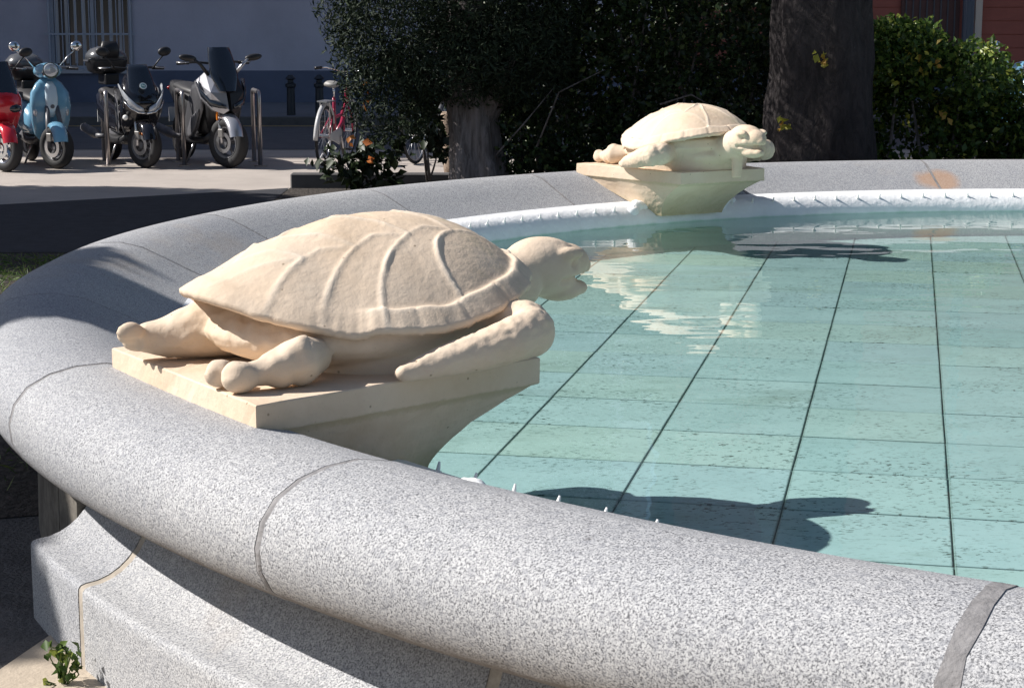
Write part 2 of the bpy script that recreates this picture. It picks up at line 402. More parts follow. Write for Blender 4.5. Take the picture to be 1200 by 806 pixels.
# plinth and base wall
PL = [(4.6, 0), (4.6, .43), (4.795, .43)] + [(4.80 + .172 * (1 - math.cos(t)), .222 + .20 * (1 - math.sin(t))) for t in [PI / 2 * k / 9 for k in range(10)]] + [(4.985, .218), (4.991, .210), (4.992, .19), (4.992, .1), (4.992, 0)]
WL = [(4.5, .25), (4.5, .45), (4.80, .45), (4.80, .25)]
pj = [-148.2 + 16.36 * i for i in range(8)]
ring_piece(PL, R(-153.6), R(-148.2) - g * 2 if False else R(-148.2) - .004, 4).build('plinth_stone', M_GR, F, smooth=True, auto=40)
ring_piece([(4.5, .25), (4.5, .45), (4.80, .45), (4.80, .25)], R(-153.5), R(-140.3), 8).build('wall_stone', M_GRD, F)
for i in range(22):
    j = -148.2 + 16.36 * i; rw = 4.62 if i < 7 else 4.86; ring_piece([(4.3, 0), (4.3, .445), (rw, .445), (rw + .004, .2), (rw + .008, 0)], R(j + 8) + .001, R(j + 24.36) - .001 if i != 21 else R(206.3), 12).build('wall_stone', M_GRD, F)
for i, j in enumerate(pj):
    g = .010 / 4.9
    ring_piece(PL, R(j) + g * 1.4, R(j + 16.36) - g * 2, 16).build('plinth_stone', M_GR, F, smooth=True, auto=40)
    ring_piece([(4.61 if k < 2 else r - .002, max(0, z - .002)) for k, (r, z) in enumerate(PL)], R(j) - g * 2.4, R(j) + g * 1.6, 2).build('mortar_joint', M_MORT2, F, smooth=True, auto=50)
    ring_piece(WL, R(j + 8) + g * .5, R(j + 24.36) - g * .5, 12).build('wall_stone', M_GRD, F)
# floor
e1 = Vector((.2113, .9774)); e2 = Vector((.9774, -.2113)); A0 = Vector((1.1755, 4.758)) - C0; L = .4483; ZF = .28
nf = 128
link('grout_bed', mesh('grout_bed', [(4.3 * math.cos(2 * PI * i / nf), 4.3 * math.sin(2 * PI * i / nf), ZF - .006) for i in range(nf)], [tuple(range(nf))]), M_GROUT, F)
tf = MB().box((0, 0, -.01), (L - .015, L - .0042, .02))
tme = mesh('floor_tile', tf.v, tf.f); bm = bmesh.new(); bm.from_mesh(tme); bmesh.ops.recalc_face_normals(bm, faces=bm.faces)
bmesh.ops.bevel(bm, geom=bm.edges[:], offset=.002, segments=1, affect='EDGES'); bm.to_mesh(tme); bm.free(); tme.materials.append(M_TILE)
rest = MB(); rz = math.atan2(e1.y, e1.x)
cand = []
for i in range(-14, 30):
    for j in range(-16, 24):
        c = A0 + e1 * ((i + .5) * L) + e2 * ((j + .5) * L)
        if c.length < 4.50:
            w = c + C0; x = 600 + w.x / max(.1, w.y * .985 + .22) * 2150
            cand.append((x < 1330, c))
k = 0
for vis, c in cand:
    zt = ZF + rng.uniform(-.0006, .0006)
    if vis and k < 300:
        o = link('floor_tile', tme, None, F, loc=(c.x, c.y, zt)); o.rotation_euler = (0, 0, rz + rng.uniform(-.0045, .0045)); k += 1
    else: rest.box((c.x, c.y, ZF - .01), (L - .008, L - .008, .02), rz)
if rest.v: rest.build('floor_tiles', M_TILE, F)['kind'] = 'stuff'
# water
wv = [(C0.x, C0.y, .43)]; wf = []
for i in range(128): wv.append((C0.x + 4.30 * math.cos(2 * PI * i / 128), C0.y + 4.30 * math.sin(2 * PI * i / 128), .43))
for i in range(128): wf.append((0, 1 + i, 1 + (i + 1) % 128))
setp(link('water', mesh('water', wv, wf), M_WATER), kind='structure')
# spray nozzles
nz = MB(); nz.tube([(0, 0, 0), (0, 0, .010)], .009, 8); nz.tube([(0, 0, .008), (0, 0, .020), (0, 0, .032)], [.006, .0045, .0025], 8)
nme = mesh('spray_nozzle', nz.v, nz.f); nme.materials.append(M_NOZ)
TH1 = 213.3; TH2 = 120.6
for i in range(190):
    a = 360 * i / 190 + .45
    if abs(a - TH1) < 4.2 or abs(a - TH2) < 4.2 or 229 < a < 300: continue
    o = link('spray_nozzle', nme, None, F, loc=(4.285 * math.cos(R(a)), 4.285 * math.sin(R(a)), .512))
    o.rotation_euler = (0, R(18 + rng.uniform(-6, 6)), R(a) + PI + rng.uniform(-.2, .2))

# ---------------------------------------------------------------- turtle statues
def remeshed(mb, voxel, amp, disp, name, smooth_it=4, seed=0):
    me = mesh(name, mb.v, mb.f); bm = bmesh.new(); bm.from_mesh(me)
    bmesh.ops.triangulate(bm, faces=bm.faces); bmesh.ops.recalc_face_normals(bm, faces=bm.faces); bm.to_mesh(me); bm.free()
    o = bpy.data.objects.new(name + '_tmp', me); COL.objects.link(o)
    r = o.modifiers.new('r', 'REMESH'); r.mode = 'VOXEL'; r.voxel_size = voxel
    s = o.modifiers.new('s', 'SMOOTH'); s.iterations = smooth_it; s.factor = .6
    dg = bpy.context.evaluated_depsgraph_get(); e = o.evaluated_get(dg)
    m2 = bpy.data.meshes.new_from_object(e); bpy.data.objects.remove(o)
    m2.name = name; co = np.empty(len(m2.vertices) * 3, np.float32); m2.vertices.foreach_get('co', co); co = co.reshape(-1, 3)
    no = np.empty(len(m2.vertices) * 3, np.float32); m2.vertex_normals.foreach_get('vector', no); no = no.reshape(-1, 3)
    for i in range(len(co)):
        p = Vector(co[i].tolist()); h = disp(p) if disp else 0
        h += amp * (noise.noise(p * 9 + Vector((seed, 0, 0))) + .6 * noise.noise(p * 24) + .45 * noise.noise(p * 55))
        co[i] += no[i] * h
    m2.vertices.foreach_set('co', co.ravel()); m2.update(); return m2
def shell_mesh():
    Cs = (.53, 0.0); NP, NR = 300, 96
    def outline(ph):
        # ph = 0 front, pi rear; teardrop, blunt front
        x = math.cos(ph); y = math.sin(ph)
        if x >= 0: rx, ry, e = .40, .385, 2.35
        else: rx, ry, e = .500, .385, 2.0
        r = (abs(x / rx) ** e + abs(y / ry) ** e) ** (-1 / e)
        if x < 0: r *= 1 - .10 * (abs(x) ** 1.2) * (1 - abs(x) ** 4) * 1.6
        return r
    seams = []
    wts = []
    tops = [(.28, .125), (.41, .150), (.555, .157), (.685, .150)]; bots = [(.10, .255), (.215, .345), (.385, .365), (.60, .325)]; crest = [.16, .27, .42, .60]
    for sgn in (1, -1):
        zz = [(.06, .05), (.16, .07), (.28, .125), (.33, .115), (.41, .15), (.47, .13), (.555, .157), (.61, .135), (.685, .15), (.76, .12), (.86, .11)]
        seams.append([(a, b * sgn) for a, b in zz]); wts.append(.38)
        seams.append([(.64, 0), (.72, .045 * sgn), (.80, .075 * sgn), (.875, .12 * sgn)]); wts.append(.9)
        for (a, b), (e, g), cr, bow in zip(tops, bots, crest, (.035, .055, .075, .085)):
            seams.append([(cr, 0), ((cr + a) / 2 + .012, b * .45 * sgn), (a, b * sgn)]); wts.append(.85)
            pl = []
            for k in range(9):
                t = k / 8; mx, my = (a + e) / 2 - bow, (b + g) / 2 - .035
                pl.append(((1 - t) ** 2 * a + 2 * t * (1 - t) * mx + t * t * e, sgn * ((1 - t) ** 2 * b + 2 * t * (1 - t) * my + t * t * g)))
            seams.append(pl); wts.append(1.0)
    segs = [(np.array(a), np.array(b), w_) for s, w_ in zip(seams, wts) for a, b in zip(s[:-1], s[1:])]
    PH, RO = np.meshgrid(np.linspace(0, 2 * PI, NP, endpoint=False), np.linspace(0, 1, NR) ** .8, indexing='ij')
    OL = np.array([outline(p) for p in PH[:, 0]])[:, None]
    # uneven broken edge
    edge = np.array([1 + .013 * noise.noise(Vector((math.cos(p) * 9, math.sin(p) * 9, 3))) + .007 * noise.noise(Vector((math.cos(p) * 30, math.sin(p) * 30, 7))) for p in PH[:, 0]])[:, None]
    ef = 1 + (edge - 1) * RO ** 12; X = Cs[0] + RO * OL * ef * np.cos(PH); Y = -(RO * OL * ef * np.sin(PH))
    c = np.cos(PH)
    zr = .108 + .086 * np.clip(-c, 0, 1) ** 5 + .098 * np.clip(c, 0, 1) ** 1.3
    p = np.where(c < 0, 1.9 - .1 * (-c), 1.9 + .6 * c)
    Z = zr + (.362 - zr) * (1 - RO ** p) ** 1.0
    d = np.full(X.shape, 9.0); W_ = np.zeros(X.shape)
    for a, b, w_ in segs:
        ab = b - a; t = np.clip(((X - a[0]) * ab[0] + (Y - a[1]) * ab[1]) / (ab @ ab), 0, 1)
        dd = np.hypot(X - a[0] - t * ab[0], Y - a[1] - t * ab[1]); d = np.minimum(d, dd)
        W_ = np.maximum(W_, w_ * np.exp(-(dd / .0064) ** 2))
    fade = np.clip((1.0 - RO) / .06, 0, 1)
    br = np.array([[noise.noise(Vector((x * 14, y * 14, 1))) for x, y in zip(xr, yr)] for xr, yr in zip(X, Y)])
    ridge = .0050 * W_ * (.8 + .8 * np.clip(br + .3, 0, 1)) 
    # overlapping costal plates: each rises toward the front seam
    Z = Z + ridge * (.35 + .65 * fade) - .002 * (1 - np.exp(-(d / .045) ** 2)) * np.clip((1 - RO) / .12, 0, 1)
    Z += .003 * np.clip(-c, 0, 1) * np.sin(X * 34)
    # marginal band along the front two thirds
    t0 = np.array([.885 + .02 * noise.noise(Vector((math.cos(q) * 5, math.sin(q) * 5, 0))) for q in PH[:, 0]])[:, None]
    on = np.clip((np.cos(PH) + .55) / .1, 0, 1)
    Z += .017 * on / (1 + np.exp(-(RO - t0) / .008)) + .004 * (1 - on) / (1 + np.exp(-(RO - t0) / .01))
    mseg = np.abs(((PH * 9 / PI) % 1) - .5)
    Z -= .006 * on * (RO > t0) * np.exp(-((.5 - mseg) / .03) ** 2)
    for i in range(NP):
        for j in range(NR):
            x, y = X[i, j], Y[i, j]
            q = Vector((x, y, 0))
            Z[i, j] += .0022 * noise.noise(q * 7) + .0005 * noise.noise(q * 32) + .0006 * noise.noise(q * 75)
    wear_light = np.clip(W_ * (.75 + br) + .8 * np.exp(-((RO - t0 - .02) / .02) ** 2) * on * .6, 0, 1)  # paler ridges and front band: wear and caught light put into the colour
    wv_ = [0.0]
    for j in range(1, NR): wv_ += [float(q) for q in wear_light[:, j]]
    v = [(Cs[0], 0, float(Z[:, 0].mean()))]
    for j in range(1, NR):
        for i in range(NP): v.append((X[i, j], Y[i, j], Z[i, j]))
    f = [(0, 1 + i, 1 + (i + 1) % NP) for i in range(NP)]
    for j in range(NR - 2):
        for i in range(NP):
            a = 1 + j * NP + i; b = 1 + j * NP + (i + 1) % NP; f.append((a, a + NP, b + NP, b))
    last = 1 + (NR - 2) * NP
    # rolled rim and underside
    for q, (s_, dz) in enumerate(((.998, -.010), (.985, -.018), (.93, -.014), (.80, .0), (.62, .03))):
        base = len(v)
        for i in range(NP):
            x, y, z = v[last + i]; x0, y0 = Cs
            wob = .004 * noise.noise(Vector((x * 20, y * 20, q)))
            v.append((x0 + (x - x0) * s_, y0 + (y - y0) * s_, z + dz + wob))
        prev = last if q == 0 else base - NP
        for i in range(NP): f.append((prev + i, base + i, base + (i + 1) % NP, prev + (i + 1) % NP))
    me = mesh('shell', v, f)
    at = me.attributes.new('wear_light', 'FLOAT', 'POINT'); at.data.foreach_set('value', wv_ + [0.0] * (len(v) - len(wv_)))
    bm = bmesh.new(); bm.from_mesh(me); bmesh.ops.recalc_face_normals(bm, faces=bm.faces); bm.to_mesh(me); bm.free()
    return me
def body_mesh():
    b = MB()
    b.ell((.50, 0, .085), (.405, .325, .105), 32, 16)
    def outl(ph, k):
        x = math.cos(ph); y = math.sin(ph)
        rx, ry, e = (.40, .385, 2.35) if x >= 0 else (.515, .385, 2.0)
        r = (abs(x / rx) ** e + abs(y / ry) ** e) ** (-1 / e) * (k if x >= 0 else k - .27 * x * x)
        return Vector((.53 + r * x, -r * y, 0))
    rg = []
    for k, z in ((.80, -.01), (.805, .03), (.825, .06), (.86, .09), (.90, .105), (.88, .15), (.5, .22)):
        rg.append([outl(2 * PI * j / 48, k) + Vector((0, 0, z + (.03 * max(0, -math.cos(2 * PI * j / 48)) ** 2 + .03 * max(0, math.cos(2 * PI * j / 48))) * min(1, z * 10))) for j in range(48)])
    b.loft(rg)
    b.tube([(.70, 0, .11), (.82, 0, .125), (.91, 0, .138), (1.0, 0, .165)], [.12, .095, .078, .080], 22)
    b.ell((1.06, 0, .184), (.122, .088, .082), 22, 16, Matrix.Rotation(R(2), 3, 'Y'))
    b.ell((1.15, 0, .196), (.060, .056, .046), 18, 12, Matrix.Rotation(R(16), 3, 'Y'))      # beak
    b.ell((1.196, 0, .180), (.024, .030, .026), 12, 8)
    b.ell((1.115, 0, .120), (.078, .056, .034), 18, 12, Matrix.Rotation(R(3), 3, 'Y'))      # lower jaw
    b.ell((1.175, 0, .118), (.034, .036, .022), 12, 8)
    for s_ in (1, -1): b.ell((1.105, s_ * .070, .222), (.045, .022, .020), 12, 8)
    b.tube([(.985, 0, .12), (.985, 0, -.03)], [.034, .03], 10)                             # prop under the chin
    for s_ in (-1, 1):     # s_ = -1 right side (y<0)
        y = s_; q_ = -.045 if s_ > 0 else 0
        # front flipper swept back along the slab
        pts = [(.66, .20 * y, .10), (.72, .29 * y, .105), (.765, .365 * y, .100), (.750, .415 * y, .092), (.685, .425 * y, .080), (.60, .415 * y, .060), (.50, .40 * y, .042), (.42, .38 * y, .022)]
        pts = [(a_ + q_, b_, c_) for a_, b_, c_ in pts]
        rs = [.060, .062, .061, .059, .055, .048, .038, .024]
        b.tube(pts, rs, 16); b.ell(pts[3], (.062, .053, .062)); b.ell(pts[2], (.062, .060, .064)); b.ell(pts[-1], (.035, .026, .022))
    # rear flippers
    b.tube([(.25, -.24, .06), (.19, -.285, .062), (.11, -.285, .046), (.05, -.275, .036)], [.045, .056, .038, .026], 16)
    b.ell((.185, -.29, .060), (.052, .048, .060)); b.ell((.015, -.215, .036), (.042, .032, .034)); b.ell((.03, -.288, .037), (.046, .036, .038)); b.ell((.13, -.288, .045), (.05, .042, .045))
    b.tube([(.38, .08, .12), (.24, .14, .092), (.13, .175, .070), (.05, .195, .056), (-.02, .20, .062)], [.105, .090, .070, .050, .032], 18)
    b.ell((-.050, .170, .086), (.036, .020, .022)); b.ell((0, .235, .050), (.05, .028, .030)); b.ell((-.035, .205, .072), (.04, .022, .026))
    def disp(p):
        # eye sockets, scaly rough patches on rear paw, mouth cut
        h = 0
        for s_ in (1, -1):
            h -= .012 * math.exp(-((p.x - 1.118) ** 2 + (p.z - .195) ** 2) / .00018) if p.y * s_ > .035 else 0
        if p.x > 1.07 and abs(p.z - .150) < .012: h -= .016 * (1 - abs(p.z - .150) / .012)
        if p.x < .2 and p.z > .04: h += .006 * noise.noise(p * 30)
        if abs(p.y) > .33 and p.x > .3: h += .0012 * noise.noise(p * 26) + .0028 * noise.noise(p * 60)
        return h
    return remeshed(b, .0065, .0015, disp, 'body', 3)
def slab_mesh():
    """trapezoid slab and tapering corbel, local z = 0 at slab top"""
    def prism(levels, name, amp):
        # levels: list of (z, x0, x1, half_outer, half_inner)
        b = MB(); rings = []
        for z, x0, x1, ho, hi in levels:
            pts = [(x0, ho), (x1, hi), (x1, -hi), (x0, -ho)]; ring = []
            for i in range(4):
                a = Vector(pts[i]); c = Vector(pts[(i + 1) % 4])
                for k in range(14): q = a.lerp(c, k / 14); ring.append(Vector((q.x, q.y, z)))
            rings.append(ring)
        b.loft(rings)
        me = mesh(name, b.v, b.f); bm = bmesh.new(); bm.from_mesh(me)
        bmesh.ops.triangulate(bm, faces=[f_ for f_ in bm.faces if len(f_.verts) > 4])
        bmesh.ops.subdivide_edges(bm, edges=[e for e in bm.edges if e.calc_length() > .06], cuts=1)
        bmesh.ops.recalc_face_normals(bm, faces=bm.faces); bm.normal_update()
        for v in bm.verts: v.co += v.normal * amp * (noise.noise(v.co * 12) + .8 * noise.noise(v.co * 40))
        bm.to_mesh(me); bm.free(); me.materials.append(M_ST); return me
    s = prism([(0, .004, .856, .428, .288), (-.003, 0, .86, .431, .291), (-.035, 0, .86, .432, .292), (-.066, 0, .86, .431, .291), (-.070, .004, .857, .428, .288)], 'slab', .0022)
    prof = []
    for t in [i / 12 for i in range(13)]:
        z = -.0695 - .204 * t
        x1 = .845 - .275 * (1 - (1 - t) ** 1.8)      # inner end sweeps back in a hollow curve
        prof.append((z, .30, x1, .415 - .16 * t, .283 - .07 * t))
    c = prism([(z, .05 + .36 * min(1, (-.0695 - z) / .14), x1, ho, hi) for z, _, x1, ho, hi in prof], 'corbel', .003)
    return s, c
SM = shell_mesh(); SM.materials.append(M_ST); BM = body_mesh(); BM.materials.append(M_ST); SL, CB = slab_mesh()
lump = MB(); lump.ell((0, 0, 0), (.07, .045, .045)); lump.ell((.05, .03, -.01), (.05, .04, .035)); lump.ell((-.06, 0, -.015), (.05, .035, .03))
LM = remeshed(lump, .008, .006, None, 'plaster_lump', 2); LM.materials.append(M_LIP)
def turtle(theta, label, r0=4.77):
    a = R(theta); t = thing('turtle_statue', (C0.x + r0 * math.cos(a), C0.y + r0 * math.sin(a), .75), a + PI, label, 'turtle statue', 'cast stone turtles set round the fountain rim')
    link('slab', SL, None, t); link('corbel', CB, None, t)
    link('body', BM, None, t, True); link('shell', SM, None, t, True)
    return t
t1 = turtle(TH1, 'nearest stone turtle, seen from behind with its head stretched over the water')
t2 = turtle(TH2, 'far stone turtle on the opposite side of the basin with its beak open')
for th, dy, sc_ in ((TH1, .60, .62), (TH1, -.35, .8), (TH2, .33, .9), (TH2, -.30, .8)):
    a = R(th); p = Vector((4.30 * math.cos(a) - dy * math.sin(a), 4.30 * math.sin(a) + dy * math.cos(a), .525))
    o = link('plaster_lump', LM, None, F, True, loc=p); o.rotation_euler = (0, .3, a + PI / 2); o.scale = (sc_,) * 3

# ---------------------------------------------------------------- buildings
def building():
    B = thing('rendered_building', (-14, 33, 0), 0, 'long rendered building in shade behind the scooters with a darker painted base', 'building')
    wx, ww, wz, wh = -8.22 + 14, 1.50, .68, 2.2     # window opening, local x left edge
    H = 22
    w = MB(); x0, x1 = -30, 16.5
    w.box(((x0 + wx) / 2, 4, 1.0 + (H - 1.0) / 2 - .5 + .1), (wx - x0, 8, H - .4))
    w = MB()
    # facade with window opening (four panels) and body behind
    w.box(((x0 + wx) / 2, .15, H / 2 + .3), (wx - x0, .3, H - .6)); w.box(((wx + ww + x1) / 2, .15, H / 2 + .3), (x1 - wx - ww, .3, H - .6))
    w.box((wx + ww / 2, .15, (wz + .6) / 2), (ww, .3, wz - .6)); w.box((wx + ww / 2, .15, (wz + wh + H) / 2), (ww, .3, H - wz - wh))
    w.box(((x0 + x1) / 2, 5.3, H / 2), (x1 - x0, 10, H))
    w.build('wall', M_WALL, B)
    MB().box(((x0 + x1) / 2, .12, .33), (x1 - x0, .30, .66)).build('painted_base', M_DADO, B)
    Wd = MB(); fr = .06
    for dx in (fr / 2, ww - fr / 2, ww / 2): Wd.box((wx + dx, .17, wz + wh / 2), (fr, .06, wh - .02))
    for dz in (fr / 2, wh - fr / 2): Wd.box((wx + ww / 2, .172, wz + dz), (ww - .1, .05, fr))
    fo = Wd.build('window', mat('white_window_paint', (.5, .54, .62), .5), B)
    MB().box((wx + ww / 2, .19, wz + wh / 2), (ww - .05, .012, wh - .05)).build('pane', mat('dark_glass', (.03, .035, .05), .08), fo)
    for k in range(9):   # curtain folds behind the glass are the pale streaks
        MB().box((wx + .12 + k * .16, .182, wz + wh / 2), (.05, .006, wh - .2)).build('curtain_fold', mat('curtain', (.60, .60, .62), .9), fo)
    MB().box((wx + ww / 2, -.03, wz - .035), (ww + .14, .14, .07)).build('window_sill', mat('sill_stone', (.5, .5, .54), .8), B)
    grm = mat('grille_paint', (.42, .45, .53), .5)
    g = None
    for dz in (.62, 1.3, 2.0):
        o = MB().box((wx + ww / 2, -.10, wz + dz), (ww + .10, .02, .035)).build('grille_rail', grm, B)
    for k in range(13):
        MB().tube([(wx + .03 + k * (ww - .06) / 12, -.10, wz - .02), (wx + .03 + k * (ww - .06) / 12, -.10, wz + 2.2)], .011 if k % 12 else .022, 6).build('grille_bar', grm, B)
building()
def red_building():
    B = thing('red_building', (6.3, 36, 0), 0, 'red rendered building with pale door trims seen over the right hand bush', 'building')
    red = plain('red_render', (.36, .115, .085), .1, 2, .9); trim = mat('cream_trim', (.62, .53, .45), .8); dk = mat('dark_opening', (.03, .025, .028), .6)
    H = 22
    MB().box((5, 3.3, H / 2), (16, 6, H)).build('wall', red, B)
    for k in range(26): MB().box((5, .286, .35 + k * .26), (16, .03, .245)).build('course', red, B)
    for x in (.30, 2.75, 4.0):
        MB().box((x if x < 4 else 4.0, .22, 1.9), (.13, .2, 3.8)).build('door_trim', trim, B)
    MB().box((.30 - .75, .25, 1.9), (1.36, .09, 3.8)).build('window', dk, B)
    MB().box((1.83, .25, 1.7), (1.14, .09, 3.4)).build('door', plain('dark_red_door', (.09, .035, .03), .2, 5, .6), B)
    MB().box((4.85, .25, 1.9), (1.5, .09, 3.8)).build('window', dk, B)
    rl = mat('railing', (.07, .07, .085), .5)
    for k in range(12): MB().tube([(-.42 + .0 - 1 + .3 + k * .11, .12, .6), (-1.12 + k * .11, .12, 2.6)], .014, 6).build('railing_bar', rl, B)
    for k in range(10): MB().tube([(4.18 + k * .13, .12, .6), (4.18 + k * .13, .12, 2.6)], .014, 6).build('railing_bar', rl, B)
    for k in range(8): MB().box((1.35 + k * .135, .195, 1.7), (.025, .02, 3.2)).build('door_slat', rl, B)
    MB().tube([(2.47, .05, 0), (2.47, .05, 9)], .06, 10).build('drainpipe', mat('pipe_grey', (.10, .11, .14), .5), B)
    MB().box((5, .27, .3), (16, .2, .6)).build('base_course', M_DADO, B)
red_building()
def shade_building():  # unseen block added to put the street in shade
    B = thing('shade_building', (-21, 28, 0), 0, 'tall plain building added unseen left of the picture to shade the street', 'building')
    MB().box((0, .1, 11), (15.6, 9.4, 22)).build('wall', M_WALL, B); MB().box((0, .1, .33), (15.66, 9.46, .66)).build('painted_base', M_DADO, B)
    for k in range(5):
        for l in range(6):
            w_ = MB().box((7.82, -3.4 + k * 1.75, 2.3 + l * 3.3), (.06, 1.0, 1.6)).build('window', mat('white_window_paint', (.5, .54, .62), .5), B)
            MB().box((7.856, -3.4 + k * 1.75, 2.3 + l * 3.3), (.02, .86, 1.46)).build('pane', mat('dark_glass', (.03, .035, .05), .08), w_)
shade_building()
# tall street pole in front of the red building
P = thing('street_pole', (6.05, 24.6, 0), 0, 'slim grey metal street pole rising behind the right hand bush', 'pole')
pm = mat('galvanised', (.06, .08, .11), .8, 0)
MB().tube([(0, 0, 0), (0, 0, .5), (0, 0, 4.6)], [.055, .05, .045], 12).build('pole_shaft', pm, P, True)
MB().tube([(0, 0, 0), (0, 0, .12)], [.11, .08], 12).build('pole_base', pm, P)
MB().tube([(0, 0, 4.6), (0, -.3, 4.85), (0, -.9, 4.95)], .03, 8).build('pole_arm', pm, P, True)
MB().ell((0, -1.1, 4.93), (.10, .28, .05)).build('lamp_head', pm, P, True)

# ---------------------------------------------------------------- bollards and bike racks
bolm = mat('bollard_iron', (.03, .035, .045), .45, .3)
def bollard(x, y, label):
    t = thing('bollard', (x, y, .0), 0, label, 'bollard', 'dark iron bollards along the far kerb')
    MB().tube([(0, 0, 0), (0, 0, .06), (0, 0, .08), (0, 0, .52), (0, 0, .54), (0, 0, .58), (0, 0, .60)], [.10, .10, .07, .062, .085, .085, .06], 14).build('post', bolm, t, True, auto=40)
    MB().tube([(0, 0, .60), (0, 0, .64), (0, 0, .66), (0, 0, .72)], [.045, .045, .085, .03], 14).build('cap', bolm, t, True, auto=40)
bollard(-3.42, 28.6, 'dark iron bollard standing clear on the far pavement, left of the red bicycle')
bollard(-2.98, 28.6 + .02, 'dark iron bollard on the far pavement just behind the red bicycle saddle')
steel = mat('stainless_tube', (.46, .43, .42), .28, .85)
def rack(x, y, rz, label, w=.62, h=.80):
    t = thing('bike_rack', (x, y, 0), rz, label, 'bike rack', 'steel hoop stands between the scooters')
    r = .024; c = .06
    pts = [(-w / 2, 0, 0), (-w / 2, 0, h - c)] + [(-w / 2 + c - c * math.cos(a), 0, h - c + c * math.sin(a)) for a in (R(30), R(60), R(90))] + [(w / 2 - c + c * math.sin(a), 0, h - c + c * math.cos(a)) for a in (0, R(30), R(60), R(90))] + [(w / 2, 0, 0)]
    MB().tube(pts, r, 10).build('hoop', steel, t, True)
    for s_ in (-1, 1): MB().tube([(s_ * w / 2, 0, 0), (s_ * w / 2, 0, .012)], .07, 12).build('foot_plate', steel, t)
rack(-4.49, 20.35, R(-74), 'steel hoop stand between the blue scooter and the black scooter')
rack(-3.66, 20.35, R(-74), 'steel hoop stand between the black scooter and the silver scooter')
rack(-2.82, 20.35, R(-76), 'steel hoop stand right of the silver scooter, nearest the red bicycle')

# ---------------------------------------------------------------- scooters
RUB = mat('tyre_rubber', (.018, .018, .02), .75); ALU = mat('alloy', (.55, .55, .57), .3, .9); BLK = mat('black_plastic', (.016, .016, .018), .45)
GLB = mat('black_gloss', (.012, .012, .016), .12, 0, Coat_Weight=.6); CHR = mat('chrome', (.75, .75, .76), .12, 1.0)
LENS = mat('lamp_lens', (.55, .58, .62), .08, .3); SEAT = mat('seat_vinyl', (.03, .03, .033), .55); ORA = mat('amber_lens', (.75, .22, .02), .25)
DGREY = mat('grey_plastic', (.12, .12, .13), .4); SCRN = mat('tinted_screen', (.012, .016, .024), .05, 0, Coat_Weight=1.0)
GLIM = mat('mirror_glass', (.55, .52, .45), .05, 1.0)
def wheel(t, x, r, w, mrim, spokes=5, disc=True, steer=0):
    q = MB(); q.torus((0, 0, 0), r - w * .52, w * .52, 30, 10, sx=1.05)
    o = q.build('wheel', RUB, t, True); o.location = (x, 0, r); o.rotation_euler = (0, 0, steer)
    k = MB(); ri = r - w * .95
    rings = [[Vector((rr * math.cos(2 * PI * j / 30), h, rr * math.sin(2 * PI * j / 30))) for j in range(30)] for rr, h in ((ri, -w * .42), (ri + .012, -w * .45), (ri + .012, w * .45), (ri, w * .42), (ri - .014, w * .3), (ri - .014, -w * .3))]
    k.loft(rings, False, True)
    k.tube([(0, -w * .5, 0), (0, w * .5, 0)], .035, 14)
    for s_ in range(spokes):
        a = 2 * PI * s_ / spokes + .3; d = Vector((math.cos(a), 0, math.sin(a)))
        k.box(d * (ri / 2), (ri, w * .35, .028), M=Matrix.Rotation(-a, 3, 'Y'))
    k.build('rim', mrim, o, True, auto=40)
    if disc:
        d = MB(); rings = [[Vector((rr * math.cos(2 * PI * j / 24), h, rr * math.sin(2 * PI * j / 24))) for j in range(24)] for rr, h in ((.11, -w * .58), (.11, -w * .63), (.07, -w * .63), (.07, -w * .58))]
        d.loft(rings, False, True); d.build('brake_disc', ALU, o); MB().box((-.03, -w * .62, .10), (.07, .035, .09)).build('brake_caliper', mat('caliper', (.3, .29, .28), .4, .6), o, bevel=.006)
    return o
def fender(t, x, r, w, a0, a1, m, gap=.035):
    rings = []
    for i in range(13):
        a = R(a0 + (a1 - a0) * i / 12); rr = r + gap; tp = 1 - .35 * abs(i / 12 - .45) ** 1.5
        c = Vector((x + rr * math.cos(a), 0, r + rr * math.sin(a))); ra = Vector((math.cos(a), 0, math.sin(a)))
        arc = []
        for b in range(9): be = R(-90 + 22.5 * b); arc.append(c + ra * (-.05 + .05 * math.cos(be)) * 1.0 + Vector((0, w * tp * math.sin(be), 0)))
        inn = [p - ra * .008 + Vector((0, 0, 0)) for p in arc[::-1]]
        inn = [Vector((p.x, p.y * .93, p.z)) for p in inn]
        rings.append(arc + inn)
    return MB().loft(rings).build('front_fender', m, t, True, auto=60)
def mirror(t, y, z, x, m, out=.13, up=.22, rr=.055, wide=1.35):
    s_ = 1 if y > 0 else -1
    a = Vector((x, y, z)); b = a + Vector((.02, s_ * out * .5, up * .6)); c = a + Vector((.0, s_ * out, up))
    MB().tube([a, b, c], .008, 8).build('mirror_stem', m, t, True)
    h = MB().ell(c + Vector((.012, 0, .03)), (.03, rr * wide, rr), 16, 10, Matrix.Rotation(R(10 * s_), 3, 'X')).build('mirror', m, t, True)
    MB().ell(c + Vector((-.012, 0, .03)), (.012, rr * wide * .85, rr * .85), 16, 8).build('mirror_glass', GLIM, h, True)
